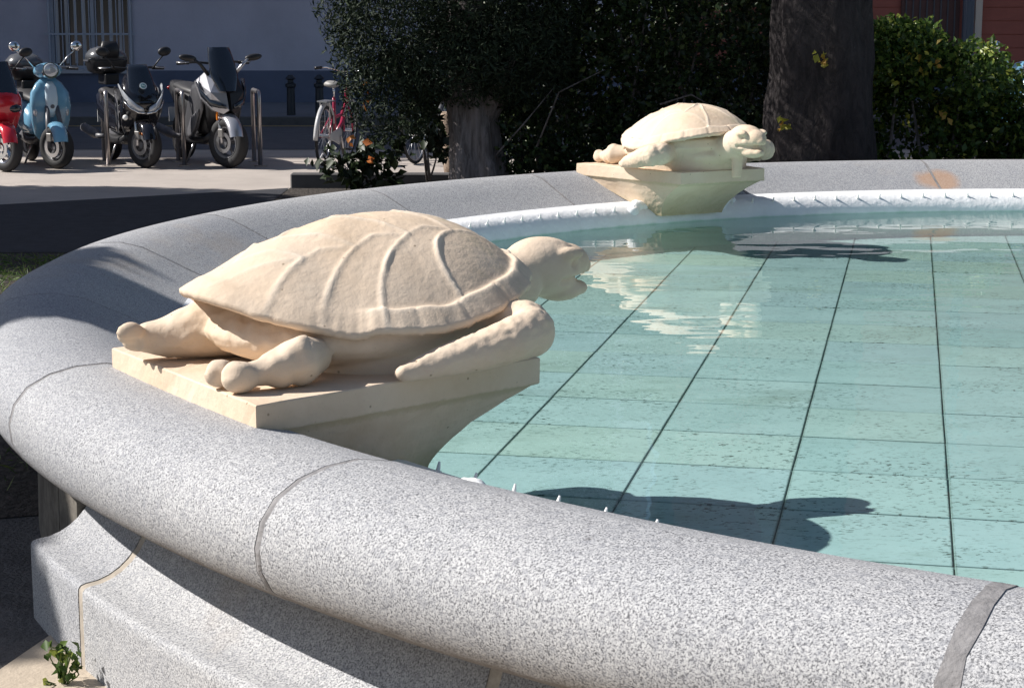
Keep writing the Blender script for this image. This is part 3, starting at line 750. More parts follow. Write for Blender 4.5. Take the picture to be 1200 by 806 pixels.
def scooter(kind, paint, paint2, loc, rz, label, name='scooter'):
    t = thing(name, loc, rz, label, 'scooter', 'scooters parked in a row by the steel hoops')
    P_ = dict(retro=dict(r=.235, w=.11, wb=1.28, spk=5), touring=dict(r=.25, w=.11, wb=1.31, spk=9), sport=dict(r=.275, w=.125, wb=1.45, spk=5), red=dict(r=.25, w=.11, wb=1.3, spk=5))[kind]
    r = P_['r']; fx = P_['wb'] / 2; st = R(30) if kind == 'retro' else R(24)
    wheel(t, fx, r, P_['w'], DGREY if kind != 'red' else CHR, P_['spk'], True, st); wheel(t, -fx, r, P_['w'] * 1.1, DGREY, P_['spk'], False)
    fender(t, fx, r, .085, 15, 150, paint if kind != 'touring' else GLB)
    hx = fx - .27
    for s_ in (-1, 1):
        MB().tube([(fx - .005, s_ * .075, r - .01), (fx - .06, s_ * .07, r + .22), (fx - .15, s_ * .05, r + .42)], [.022, .024, .026], 10).build('fork_leg', ALU if kind != 'retro' else DGREY, t, True)
    if kind in ('retro',):
        MB().loft(vloft([(.27, fx - .30, .035, .10), (.36, fx - .27, .05, .17), (.50, fx - .235, .065, .205), (.66, fx - .215, .07, .22), (.80, fx - .225, .06, .205), (.90, fx - .26, .055, .14), (.95, fx - .28, .05, .08)], 2.8, 20)).build('leg_shield', paint, t, True)
        MB().loft(vloft([(.54, fx - .165, .015, .02), (.62, fx - .145, .03, .055), (.74, fx - .145, .035, .07), (.86, fx - .175, .04, .06), (.92, fx - .205, .03, .03)], 2.4)).build('horn_cover', paint2, t, True)
        MB().tube([(fx - .125, 0, .655), (fx - .105, 0, .657)], .022, 14).build('badge', DGREY, t)
        MB().ell((fx - .27, 0, 1.03), (.14, .155, .085), 20, 12, Matrix.Rotation(R(-12), 3, 'Y')).build('headset', paint, t, True)
        o = MB().tube([(fx - .17, 0, 1.03), (fx - .125, 0, 1.037)], [.09, .086], 20).build('headlight', CHR, t, True, auto=40)
        MB().ell((fx - .128, 0, 1.037), (.022, .077, .077), 20, 10).build('headlight_lens', LENS, o, True)
        for s_ in (-1, 1):
            MB().ell((fx - .19, s_ * .165, .60), (.03, .028, .055), 12, 8).build('indicator', LENS, t, True)
            MB().box((fx - .20, s_ * .165, .52), (.02, .02, .02)).build('indicator_trim', CHR, t)
        MB().loft(hloft([(-.88, .60, .05, .06), (-.78, .59, .13, .15), (-.55, .54, .19, .20), (-.25, .50, .20, .205), (-.02, .46, .15, .17), (.04, .42, .08, .14)], 2.5, 18)).build('rear_body', paint, t, True)
        seat_z = .76; zt = 1.0
        ysc = 1
    elif kind == 'touring':
        # wide fairing, V of headlights, dark screen
        MB().loft(vloft([(.34, fx - .30, .05, .13), (.45, fx - .20, .11, .19), (.60, fx - .10, .16, .225), (.72, fx - .07, .17, .225), (.84, fx - .12, .13, .205), (.94, fx - .20, .08, .16), (.99, fx - .25, .05, .12)], 2.5, 24)).build('front_fairing', GLB, t, True)
        for s_ in (-1, 1):
            q = MB(); q.loft([se_ring((x, s_ * y, z), (.035, 0, 0), (0, s_ * .01, h), 2, 10) for x, y, z, h in ((fx + .098, .03, .625, .030), (fx + .095, .10, .65, .045), (fx + .055, .17, .71, .060), (fx - .015, .215, .79, .055), (fx - .10, .228, .87, .03))])
            q.build('headlight', LENS, t, True)
            q = MB(); q.tube([(fx + .125, .0, .585), (fx + .12, s_ * .09, .60), (fx + .085, s_ * .165, .645), (fx + .02, s_ * .222, .72)], [.012, .010, .009, .006], 8); q.build('headlight_trim', CHR, t, True)
        MB().ell((fx + .02, -.205, .545), (.03, .03, .03)).build('fog_lamp', mat('lit_lens', (.9, .9, .88), .1), t, True)
        MB().ell((fx + .04, -.02, .36), (.02, .028, .028)).build('front_reflector', ORA, t, True)
        sg = MB(); g = []
        for i in range(9):
            u = i / 8; z = .70 + .40 * u; x = fx + .075 - .27 * u; w = .155 * (1 - .30 * u ** 2) * (.55 + .45 * min(1, u * 3))
            g.append([Vector((x + .035 * math.cos(b) , w * math.sin(b), z)) for b in [R(-90 + 15 * k) for k in range(13)]] + [Vector((x + .030 * math.cos(b) - .006, w * math.sin(b), z)) for b in [R(90 - 15 * k) for k in range(13)]])
        sg.loft(g).build('windscreen', SCRN, t, True, auto=60)
        st_ = MB(); st_.tube([(0, 0, 0), (.004, 0, 0)], .040, 20); so = st_.build('sticker', mat('sticker_white', (.62, .68, .70), .5), t); so.location = (fx + .052, -.01, .875); so.rotation_euler = (0, R(-34), 0)
        s2 = MB(); s2.tube([(0, 0, 0), (.003, 0, 0)], .027, 16); s2o = s2.build('sticker_disc', mat('sticker_teal', (.10, .25, .28), .5), so); s2o.location = (.0035, 0, 0)
        s3 = MB().box((0, 0, 0), (.002, .03, .006)); s3.box((0, -.008, .008), (.002, .012, .006)); s3.box((0, .008, -.008), (.002, .012, .006)); s3o = s3.build('sticker_mark', mat('sticker_white', (.6, .6, .6)), so); s3o.location = (.0085, 0, 0)
        MB().loft([se_ring((x, -.175, z), (.06, 0, .02), (-.03, 0, h), 3, 12) for x, z, h in ((.28, .42, .05), (.24, .56, .12), (.22, .70, .12), (.20, .80, .05))]).build('knee_panel', mat('silver_grey_paint', (.34, .34, .36), .35, .5), t, True)
        MB().loft(hloft([(-.95, .74, .04, .05), (-.80, .68, .10, .13), (-.55, .60, .18, .185), (-.25, .54, .20, .20), (.10, .48, .17, .17), (.35, .45, .14, .15)], 2.6, 18)).build('rear_body', GLB, t, True)
    elif kind == 'sport':
        # split fairing: silver flank, dark nose
        for s_ in (-1, 1):
            v = [(fx + .09, .015, .62), (fx + .03, .02, .80), (fx - .10, .07, .98), (fx - .20, .17, 1.02), (fx - .30, .25, .92), (fx - .16, .235, .74), (fx - .02, .16, .62), (fx + .04, .06, .58)]
            v = [Vector((a, s_ * b, c)) for a, b, c in v]; inn = [p + Vector((-.10, -s_ * .02, -.01)) for p in v]; ctr = Vector((fx - .05, s_ * .15, .80)); ctrv = ctr + Vector((.05, s_ * .035, .01))
            k = MB(); n_ = len(v); k.add(v + inn + [ctrv, ctr - Vector((.12, 0, 0))], [(i, (i + 1) % n_, 2 * n_) for i in range(n_)] + [(i + n_, (i + 1) % n_ + n_, 2 * n_ + 1) for i in range(n_)] + [(i, (i + 1) % n_, (i + 1) % n_ + n_, i + n_) for i in range(n_)])
            k.build('front_fairing', paint if s_ < 0 else BLK, t)
            # dark headlight slash
            hl = MB().loft([se_ring((x, s_ * y, z), (.03, s_ * .012, 0), (0, 0, h), 2.2, 10) for x, y, z, h in ((fx + .075, .04, .655, .022), (fx + .035, .11, .675, .035), (fx - .03, .185, .70, .040), (fx - .14, .245, .80, .045), (fx - .24, .265, .93, .02))])
            hl.build('headlight', SCRN, t, True)
            k = MB().loft([se_ring((x, s_ * y, z), (0, s_ * .02, 0), (.0, 0, h), 2.4, 12) for x, y, z, h in ((fx - .22, .20, .72, .10), (fx - .34, .215, .66, .24), (fx - .50, .21, .60, .28), (fx - .68, .20, .50, .22), (fx - .80, .19, .42, .12))])
            k.build('side_panel', mat('dark_silver_paint', (.13, .13, .14), .35, .5), t, True)
            k = MB().loft([se_ring((x, s_ * y, z), (0, s_ * .012, 0), (.0, 0, h), 2.4, 12) for x, y, z, h in ((fx - .26, .235, .60, .03), (fx - .36, .24, .50, .08), (fx - .52, .235, .42, .10), (fx - .66, .22, .36, .05))])
            k.build('lower_panel', DGREY, t, True)
            MB().box((fx - .055, s_ * .10, r + .30), (.02, .02, .13)).build('fork_reflector', ORA if s_ < 0 else DGREY, t, bevel=.004)
        MB().loft(vloft([(.40, fx - .30, .06, .12), (.55, fx - .22, .12, .17), (.75, fx - .18, .15, .19), (.92, fx - .24, .10, .16), (1.0, fx - .28, .06, .12)], 2.5, 18)).build('nose', BLK, t, True)
        g = []
        for i in range(9):
            u = i / 8; z = .82 + .46 * u; x = fx + .02 - .26 * u; w = .155 * (1 - .22 * u ** 3) * (.6 + .4 * min(1, u * 3))
            g.append([Vector((x + .045 * math.cos(b), w * math.sin(b), z)) for b in [R(-90 + 15 * k) for k in range(13)]] + [Vector((x + .040 * math.cos(b) - .006, w * math.sin(b), z)) for b in [R(90 - 15 * k) for k in range(13)]])
        MB().loft(g).build('windscreen', SCRN, t, True, auto=60)
        MB().loft(hloft([(-1.02, .86, .03, .05), (-.85, .80, .09, .12), (-.55, .70, .15, .17), (-.20, .60, .20, .19), (.15, .52, .20, .17), (.40, .50, .18, .15)], 2.6, 18)).build('rear_body', BLK, t, True)
    else:  # red
        MB().loft(vloft([(.32, fx - .30, .05, .12), (.45, fx - .20, .10, .18), (.62, fx - .10, .15, .215), (.76, fx - .08, .15, .21), (.90, fx - .16, .10, .17), (1.0, fx - .24, .06, .12)], 2.5, 22)).build('front_fairing', paint, t, True)
        for s_ in (-1, 1): MB().ell((fx + .03, s_ * .11, .66), (.04, .075, .045), 14, 8).build('headlight', SCRN, t, True)
        g = []
        for i in range(7):
            u = i / 6; z = .78 + .36 * u; x = fx + .0 - .2 * u; w = .16 * (1 - .25 * u ** 2)
            g.append([Vector((x + .035 * math.cos(b), w * math.sin(b), z)) for b in [R(-90 + 22.5 * k) for k in range(9)]] + [Vector((x + .03 * math.cos(b) - .006, w * math.sin(b), z)) for b in [R(90 - 22.5 * k) for k in range(9)]])
        MB().loft(g).build('windscreen', SCRN, t, True, auto=60)
        MB().loft(hloft([(-.90, .66, .05, .06), (-.75, .62, .12, .15), (-.45, .56, .18, .19), (-.1, .50, .18, .19), (.12, .44, .12, .16)], 2.5, 18)).build('rear_body', paint, t, True)
    # common parts
    MB().loft(hloft([(-.30, .29, .05, .15), (.0, .27, .05, .18), (fx - .36, .28, .05, .17), (fx - .28, .33, .06, .12)], 3.5)).build('floorboard', BLK, t, True)
    sz = .80 if kind == 'sport' else .74
    MB().loft(hloft([(-.82, sz + .03, .035, .09), (-.66, sz + .035, .05, .135), (-.35, sz, .055, .15), (-.08, sz - .03, .05, .12), (.0, sz - .05, .03, .07)], 2.4, 16)).build('seat', SEAT, t, True)
    bz = 1.06 if kind != 'sport' else 1.12; bw = .34 if kind != 'sport' else .39; bx = fx - .36
    hb = MB().tube([(bx - .06, -bw, bz - .01), (bx - .02, -bw * .55, bz), (bx + .03, 0, bz - .02), (bx - .02, bw * .55, bz), (bx - .06, bw, bz - .01)], .013, 10).build('handlebar', BLK if kind != 'retro' else DGREY, t, True)
    MB().tube([(bx + .02, 0, bz - .02), (hx - .02, 0, .6)], .035, 10).build('steering_column', BLK, t, True)
    for s_ in (-1, 1):
        MB().tube([(bx - .065, s_ * (bw + .02), bz - .012), (bx - .035, s_ * (bw - .11), bz - .006)], .019, 10).build('grip', BLK, t, True)
        MB().tube([(bx + .02, s_ * (bw - .09), bz), (bx - .0, s_ * (bw + .02), bz - .005)], .006, 6).build('brake_lever', ALU, t, True)
        if kind == 'sport':
            MB().tube([(fx - .17, s_ * .14, .98), (fx - .14, s_ * .24, 1.10), (fx - .16, s_ * .31, 1.16)], [.022, .018, .014], 8).build('mirror_stem', paint if s_ > 0 else BLK, t, True)
            MB().ell((fx - .17, s_ * .37, 1.17), (.035, .10, .038), 16, 8, Matrix.Rotation(R(8 * s_), 3, 'X')).build('mirror', BLK, t, True)
        elif kind == 'retro': mirror(t, s_ * .13, 1.06, bx + .03, CHR, .20, .20, .055, 1.15)
        else: mirror(t, s_ * .20, 1.04, bx + .05, BLK, .14, .16, .05, 1.5)
    MB().tube([(-.25, -.20, .30), (-.45, -.21, .29), (-.55, -.22, .31), (-.95, -.235, .36)], [.025, .03, .055, .05], 12).build('exhaust', DGREY, t, True)
    MB().loft(hloft([(-.75, .28, .06, .10), (-.5, .30, .10, .13), (-.2, .32, .10, .13), (-.05, .32, .06, .10)], 2.6)).build('engine', DGREY, t, True)
    MB().box((-.98 if kind == 'sport' else -.90, 0, .50), (.012, .18, .16)).build('number_plate', mat('plate_white', (.6, .6, .6), .5), t)
    MB().ell((-.90 if kind != 'sport' else -1.0, 0, .66 if kind != 'sport' else .80), (.04, .10, .035)).build('tail_light', mat('red_lens', (.4, .01, .01), .2), t, True)
    for s_ in (-1, 1): MB().tube([(-.10, s_ * .09, .26), (-.16, s_ * .17, .012)], .012, 8).build('stand_leg', ALU, t, True)
    if kind in ('touring', 'retro', 'red'):
        z0 = .97 if kind == 'touring' else .90; s0 = 1.0 if kind == 'touring' else .92
        MB().loft(vloft([(z0, -.78, .15 * s0, .15 * s0), (z0 + .03, -.78, .19 * s0, .20 * s0), (z0 + .13, -.78, .21 * s0, .225 * s0), (z0 + .15, -.78, .21 * s0, .228 * s0)], 3, 22)).build('top_case', BLK, t, True, auto=50)
        MB().loft(vloft([(z0 + .158, -.78, .212 * s0, .23 * s0), (z0 + .22, -.79, .20 * s0, .215 * s0), (z0 + .275, -.80, .15 * s0, .16 * s0), (z0 + .30, -.80, .07 * s0, .08 * s0)], 2.7, 22)).build('top_case_lid', mat('case_lid', (.10, .105, .115), .25, Coat_Weight=.5), t, True)
        MB().box((-.78, -.2275 * s0 - .003, z0 + .145), (.20, .008, .018)).build('case_latch', ALU, t)
        MB().box((-.70, 0, z0 - .06), (.3, .16, .12)).build('luggage_rack', BLK, t, bevel=.01)
    if kind == 'touring':
        MB().loft(vloft([(1.14, -.585, .03, .09), (1.25, -.60, .035, .11), (1.33, -.62, .03, .08)], 2.5)).build('backrest', BLK, t, True)
    if kind == 'red':
        pass
    return t
hd = lambda dx, dy: math.atan2(dy, dx)
blue = mat('blue_paint', (.16, .36, .52), .22, 0, Coat_Weight=.8); pale = mat('pale_blue_paint', (.55, .68, .76), .25, 0, Coat_Weight=.6)
silver = mat('silver_paint', (.50, .50, .53), .28, .6, Coat_Weight=.5); redp = mat('red_paint', (.52, .015, .03), .2, 0, Coat_Weight=.8)
def place(frontx, fronty, h, fx):   # position so that the front axle stands at a world point
    return (frontx - math.cos(h) * fx, fronty - math.sin(h) * fx, .0)
for kind, p1, p2, px, py, h, fx, lab in (
    ('red', redp, BLK, -5.30, 19.25, hd(.5, -.87), .65, 'red scooter cut off by the left edge, left of the blue scooter'),
    ('retro', blue, pale, -4.86, 19.65, hd(.45, -.89), .64, 'light blue retro scooter with round headlight and chrome mirrors'),
    ('touring', GLB, GLB, -3.94, 19.75, hd(.46, -.89), .655, 'glossy black scooter with tinted screen, round sticker and a top case'),
    ('sport', silver, BLK, -3.04, 19.75, hd(.48, -.875), .725, 'silver and black sport scooter with tall dark windscreen'),
    ('retro', blue, pale, 5.75, 20.3, hd(.3, -.95), .64, 'light blue scooter half hidden at the right end of the right hand bush')):
    scooter(kind, p1, p2, place(px, py, h, fx), h, lab)

# ---------------------------------------------------------------- bicycles
def bicycle(x, y, h, label, frame, guard):
    t = thing('bicycle', (x, y, 0), h, label, 'bicycle'); t.rotation_euler = (R(4), 0, h)
    r = .31; fm = frame
    for wx in (-.52, .52):
        o = MB().torus((0, 0, 0), r, .017, 36, 8).build('wheel', RUB, t, True); o.location = (wx, 0, r + .017)
        MB().torus((0, 0, 0), r - .022, .009, 36, 6).build('rim', ALU, o, True)
        sp = MB()
        for k in range(18):
            a = 2 * PI * k / 18; sp.tube([(0, .012 * (-1) ** k, 0), ((r - .025) * math.cos(a), 0, (r - .025) * math.sin(a))], .0016, 4)
        sp.build('spokes', ALU, o); MB().tube([(0, -.05, 0), (0, .05, 0)], .018, 10).build('hub', ALU, o)
        MB().torus((wx, 0, r + .017), r + .035, .022, 20, 6, sx=1.2, a0=R(20 if wx < 0 else 10), a1=R(185 if wx < 0 else 150)).build('mudguard', guard, t, True)
    bb = (-.08, 0, .30); st = (-.20, 0, .72); hd_ = (.33, 0, .80); hb = (.36, 0, .64)
    f = MB(); f.tube([bb, st], .019, 10); f.tube([bb, (.18, 0, .42), hb], .024, 10); f.tube([(-.15, 0, .50), (.16, 0, .52), (.35, 0, .70)], .018, 10); f.tube([hb, hd_], .024, 10)
    for s_ in (-1, 1): f.tube([bb, (-.52, s_ * .05, r)], .011, 8); f.tube([(-.17, 0, .60), (-.52, s_ * .05, r)], .010, 8); f.tube([hb, (.40, s_ * .05, .52), (.52, s_ * .05, r)], .012, 8)
    f.build('frame', fm, t, True)
    MB().tube([st, (-.225, 0, .84)], .013, 8).build('seat_post', CHR, t, True)
    MB().loft(hloft([(-.36, .87, .03, .08), (-.30, .88, .035, .085), (-.20, .88, .025, .05), (-.10, .875, .018, .02)], 2.3, 12)).build('saddle', mat('saddle_grey', (.28, .27, .26), .5), t, True)
    MB().tube([(.33, 0, .80), (.31, 0, .98)], .014, 8).build('stem', CHR, t, True)
    MB().tube([(.16, -.29, 1.02), (.26, -.24, 1.03), (.33, -.08, 1.0), (.33, .08, 1.0), (.26, .24, 1.03), (.16, .29, 1.02)], .012, 8).build('handlebar', CHR, t, True)
    for s_ in (-1, 1): MB().tube([(.10, s_ * .31, 1.015), (.2, s_ * .27, 1.025)], .017, 8).build('grip', BLK, t, True)
    MB().loft([se_ring((xx, -.05, z), (0, .006, 0), (0, 0, hh), 2.3, 12) for xx, z, hh in ((-.52, .31, .035), (-.3, .31, .055), (-.06, .30, .10), (.03, .30, .06))]).build('chain_guard', guard, t, True)
    MB().tube([(-.08, -.07, .30), (.02, -.085, .16)], .011, 6).build('crank', ALU, t); MB().tube([(-.08, .05, .30), (-.18, .075, .44)], .011, 6).build('crank', ALU, t); MB().box((.03, -.13, .155), (.09, .08, .02)).build('pedal', BLK, t); MB().box((-.19, .12, .445), (.09, .08, .02)).build('pedal', BLK, t)
    MB().tube([(-.12, .02, .28), (-.18, .14, .012)], .010, 6).build('kickstand', ALU, t)
    rk = MB(); rk.box((-.52, 0, .70), (.34, .11, .014))
    for s_ in (-1, 1): rk.tube([(-.52, s_ * .055, r), (-.56, s_ * .055, .70)], .006, 6)
    rk.build('luggage_rack', ALU, t)
    return t
crim = mat('crimson_paint', (.30, .015, .05), .25, 0, Coat_Weight=.6); whp = mat('white_paint', (.46, .46, .47), .35)
bicycle(-1.98, 20.6, hd(.17, .985), 'crimson step-through bicycle with white mudguards beside the clipped conifer', crim, whp)
bicycle(-.88, 20.8, hd(-.35, -.94), 'dark bicycle glimpsed through the low leaves, left of the conifer trunk', mat('dark_green_paint', (.02, .05, .04), .3), DGREY)

# ---------------------------------------------------------------- bed kerb, stone post
bk = thing('bed_kerb', (-2.1, 17.4, 0), 0, 'low dark stone kerb edging the planting bed behind the fountain', 'kerb')
for i in range(17): MB().box((.47 + i * .94, .0, .07), (.925, .16, .15)).build('kerb_stone', M_KERB, bk, bevel=.012)
tp = thing('timber_post', (-.64, 18.6, 0), 0, 'weathered pale timber post standing left of the conifer trunk', 'post')
o = MB(); o.loft([[Vector((.07 * math.cos(a) * s_ + dx, .07 * math.sin(a) * s_, z)) for a in [2 * PI * k / 10 for k in range(10)]] for z, s_, dx in ((0, 1.3, .05), (.15, 1.15, .02), (.4, 1, 0), (.62, .95, -.02), (.66, .6, -.02))])
o.build('post_shaft', bark_mat('weathered_timber', (.24, .17, .12), (.42, .33, .26)), tp, True)
MB().loft([[Vector((.16 * math.cos(a) * s_ + .12, .11 * math.sin(a) * s_, z)) for a in [2 * PI * k / 10 for k in range(10)]] for z, s_ in ((0, 1), (.07, .95), (.1, .6))]).build('post_foot', M_KERB, tp)

# ---------------------------------------------------------------- trees and hedges
M_BARK = bark_mat('stringy_bark', (.10, .085, .08), (.27, .24, .24), (1, 1, .12), 26)
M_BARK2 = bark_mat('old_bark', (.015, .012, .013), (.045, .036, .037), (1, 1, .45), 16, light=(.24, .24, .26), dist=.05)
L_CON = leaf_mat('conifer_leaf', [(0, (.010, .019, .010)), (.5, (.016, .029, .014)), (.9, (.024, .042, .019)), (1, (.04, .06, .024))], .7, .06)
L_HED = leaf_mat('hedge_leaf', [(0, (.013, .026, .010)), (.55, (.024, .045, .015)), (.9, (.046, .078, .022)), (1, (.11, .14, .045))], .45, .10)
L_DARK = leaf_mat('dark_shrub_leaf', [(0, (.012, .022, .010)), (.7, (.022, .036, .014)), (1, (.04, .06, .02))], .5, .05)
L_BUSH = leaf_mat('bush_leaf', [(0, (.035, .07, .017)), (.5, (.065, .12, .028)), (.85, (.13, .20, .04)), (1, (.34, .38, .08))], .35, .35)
L_YEL = leaf_mat('yellow_leaf', [(0, (.30, .33, .04)), (.6, (.45, .42, .08)), (1, (.5, .25, .05))], .5, .3)
L_ORA = leaf_mat('orange_leaf', [(0, (.42, .10, .02)), (1, (.5, .2, .05))], .5, .3)
def trunk(t, pts, rs, m, n=18, amp=.12, name='trunk', flute=0):
    rings = []; P3 = []; R3 = []
    K = 5
    for i in range(len(pts) - 1):
        for k in range(K): u = k / K; P3.append(Vector(pts[i]).lerp(Vector(pts[i + 1]), u)); R3.append(rs[i] * (1 - u) + rs[i + 1] * u)
    P3.append(Vector(pts[-1])); R3.append(rs[-1])
    for p, r in zip(P3, R3):
        ring = []
        for j in range(n * 2):
            a = 2 * PI * j / (n * 2); w = 1 + amp * noise.noise(Vector((math.cos(a) * 2, math.sin(a) * 2, p.z * 1.6 + pts[0][0]))) + flute * math.sin(a * 5 + p.z * 1.5) * r + .5 * amp * noise.noise(Vector((math.cos(a) * 6, math.sin(a) * 6, p.z * 5)))
            ring.append(p + Vector((math.cos(a), math.sin(a), 0)) * r * w)
        rings.append(ring)
    return MB().loft(rings).build(name, m, t, True)
# clipped conifer in the middle
T = thing('conifer_tree', (-.28, 15.2, 0), 0, 'dark dense conifer with pale stringy trunk in front of the bicycles', 'tree')
trunk(T, [(0, 0, 0), (.0, 0, .25), (-.02, 0, .55), (-.05, 0, .95), (-.1, 0, 1.6), (-.12, 0, 3.0)], [.30, .225, .20, .19, .14, .07], M_BARK, amp=.22, flute=.5)
for dx, dy, z in ((.35, .1, 1.1), (-.5, -.1, 1.2), (.3, -.35, 1.3), (-.4, .3, 1.5)):
    trunk(T, [(-.02, 0, .6), (dx * .4, dy * .4, .6 + (z - .6) * .5), (dx, dy, z)], [.09, .07, .03], M_BARK, n=6, name='limb')
bl = [(-.45, 0, 2.0, .95, .80, 1.0), (.25, 0, 1.95, .75, .75, 1.05), (-.62, -.1, 1.42, .62, .6, .60), (.28, -.1, 1.3, .52, .55, .42), (-.1, 0, 2.9, .8, .75, .9), (.15, -.65, 3.15, 1.0, 1.15, 1.15), (-.15, -.15, 1.22, .62, .6, .34), (-.70, -.15, .98, .42, .38, .42), (.45, .1, 1.15, .4, .4, .4)]
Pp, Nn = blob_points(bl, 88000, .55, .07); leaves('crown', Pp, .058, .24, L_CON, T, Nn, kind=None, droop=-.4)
# hedge between conifer and big trunk
Hd = thing('hedge', (1.1, 15.6, 0), 0, 'tall dark shrub hedge behind the far turtle, between the conifer and the big trunk', 'hedge')
bl = []
for i in range(16):
    bl.append((-1.2 + 2.6 * (i % 8) / 7 + rng.uniform(-.1, .1), rng.uniform(-.25, .3), .55 + .95 * (i // 8) + rng.uniform(-.12, .12), .42, .42, .55))
for i in range(6): bl.append((-1.2 + 2.6 * i / 5, .1, 2.3 + rng.uniform(-.2, .3), .5, .5, .5))
Pp, Nn = blob_points(bl, 30000, .55, .18); Pp = Pp[Pp[:, 2] > .06]
leaves('foliage', Pp, .060, .62, L_HED, Hd, None)
for i in range(16):
    x = -1.2 + 2.6 * i / 15; trunk(Hd, [(x, 0, 0), (x + rng.uniform(-.15, .15), rng.uniform(-.1, .1), .6), (x + rng.uniform(-.4, .4), rng.uniform(-.3, .1), 1.7)], [.022, .017, .006], M_BARK, n=4, name='stem')
for a, b, c in (((-1.35, -.5, .35), (-1.0, -.62, .75), (-.75, -.6, 1.05)), ((-.9, -.55, .55), (-.72, -.62, 1.0), (-.35, -.6, 1.18)), ((0.1, -.6, .9), (.35, -.62, .98), (.5, -.6, .9))):
    MB().tube([a, b, c], [.009, .007, .003], 6).build('twig', M_BARK, Hd, True)
# big trunk
B2 = thing('broad_tree', (2.32, 14.0, 0), 0, 'massive dark tree trunk with pale scars, right of the far turtle', 'tree')
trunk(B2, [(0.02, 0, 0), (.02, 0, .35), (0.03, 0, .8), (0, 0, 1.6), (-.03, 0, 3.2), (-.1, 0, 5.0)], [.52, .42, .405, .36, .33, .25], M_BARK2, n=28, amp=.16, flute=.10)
for k in range(5):
    a = 2 * PI * k / 5 + .4; trunk(B2, [(-.1, 0, 4.4), (-.1 + 1.2 * math.cos(a), 1.2 * math.sin(a), 5.4), (-.1 + 2.2 * math.cos(a), 2.2 * math.sin(a), 6.4)], [.16, .10, .05], M_BARK2, n=6, name='limb')
bl = [(-.1 + 2.2 * math.cos(2 * PI * k / 7), 2.2 * math.sin(2 * PI * k / 7), 6.2 + .6 * (k % 2), 1.4, 1.4, 1.0) for k in range(7)] + [(0, 0, 7.2, 1.8, 1.8, 1.2)]
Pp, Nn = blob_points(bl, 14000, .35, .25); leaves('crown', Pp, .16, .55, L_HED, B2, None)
# right bush
Bu = thing('leafy_bush', (3.85, 14.8, 0), 0, 'sunlit leafy green bush with yellow new leaves, right of the massive trunk', 'bush')
bl = []
for i in range(40):
    x = rng.uniform(-1.0, 1.3); top = np.interp(x, [-1, -.9, -.3, .05, .35, .9, 1.4], [1.55, 1.62, 1.48, 1.32, 1.12, 1.05, .9])
    bl.append((x, rng.uniform(-.3, .35), rng.uniform(.2, top - .26) if i % 3 else top - .27, rng.uniform(.26, .36), .34, rng.uniform(.24, .30)))
bl += [(x, rng.uniform(-.2, .3), .28, .32, .34, .30) for x in np.arange(-.95, 1.35, .22)] + [(-1.02, .15, z_, .26, .3, .26) for z_ in (.3, .55, .8, 1.05, 1.3)]
Pp, Nn = blob_points(bl, 36000, .5, .15); Pp = Pp[Pp[:, 2] > .04]
leaves('foliage', Pp, .058, .62, L_BUSH, Bu, None)
yp = np.array([(-.78, -.42, 1.34), (-.72, -.45, 1.28), (-.62, -.45, 1.36), (-.58, -.48, 1.27), (-.60, -.48, 1.22), (-.66, -.48, 1.18), (-.55, -.5, 1.18), (-.85, -.42, 1.10), (-.80, -.5, .80), (-.55, -.5, .86), (-.50, -.5, .83), (-.30, -.5, .50), (.35, -.42, .72)])
leaves('young_leaves', np.repeat(yp, 4, 0) + rng.normal(size=(52, 3)) * .028, .055, .65, L_YEL, Bu, np.array([-.8, -.4, .6]))
for i in range(12):
    x = -1 + 2.6 * i / 11; trunk(Bu, [(x, 0, 0), (x + rng.uniform(-.1, .1), 0, .5), (x + rng.uniform(-.3, .3), rng.uniform(-.3, .1), 1.2)], [.02, .015, .005], M_BARK, n=4, name='stem')
# sprouts on the trunk
for i, (x, y, z) in enumerate(((2.32 + -.03 - .02, 13.57, 1.30), (2.0, 13.55, .82))):
    o = leaves('trunk_sprout', np.array([[0, 0, 0]] * 14) + rng.normal(size=(14, 3)) * (.03, .012, .028), .055, .7, L_YEL, None, np.array([-.8, -.5, .5]))
    o.location = (x, y, z); setp(o, ('small yellow green sprout growing on the massive trunk at head height', 'small yellow green sprout low on the left flank of the massive trunk')[i], 'sprout')
# back hedge filling the bed behind
Hb = thing('back_hedge', (2.6, 16.9, 0), 0, 'long dark hedge further back behind the big trunk and the turtle hedge', 'hedge')
bl = [(-2.5 + 2.3 * (i % 10) / 9, rng.uniform(-.1, .1), .35 + .62 * (i // 10), .40, .22, .42) for i in range(30)]
Pp, Nn = blob_points(bl, 9000, .5, .2); leaves('foliage', Pp[Pp[:, 2] > .08], .08, .6, L_HED, Hb, None)
# low broad-leaved plants against the light, left of the trunk
def low_plant(x, y, blobs, n, label, size=.11, mt=None, ora=None):
    t = thing('low_shrub', (x, y, 0), 0, label, 'shrub')
    Pp, Nn = blob_points(blobs, n, .3, .3); leaves('foliage', Pp[Pp[:, 2] > .05], size, .62, mt or L_DARK, t, None)
    for i in range(5):
        b = blobs[i % len(blobs)]
        MB().tube([(rng.uniform(-.05, .05), 0, 0), (b[0] * .5, b[1] * .5, b[2] * .6), (b[0], b[1], b[2])], [.012, .009, .004], 6).build('stem', M_BARK, t, True)
    if ora is not None: leaves('orange_leaves', np.array(ora), .07, .7, L_ORA, t, np.array([-.8, -.3, .5]))
low_plant(-1.20, 15.9, [(-.25, 0, .33, .26, .2, .15), (.05, 0, .42, .28, .2, .16), (.15, 0, .20, .14, .15, .14), (-.10, 0, .16, .12, .1, .10)], 300, 'low broad leaved shrub left of the conifer trunk, dark against the sunlit paving')
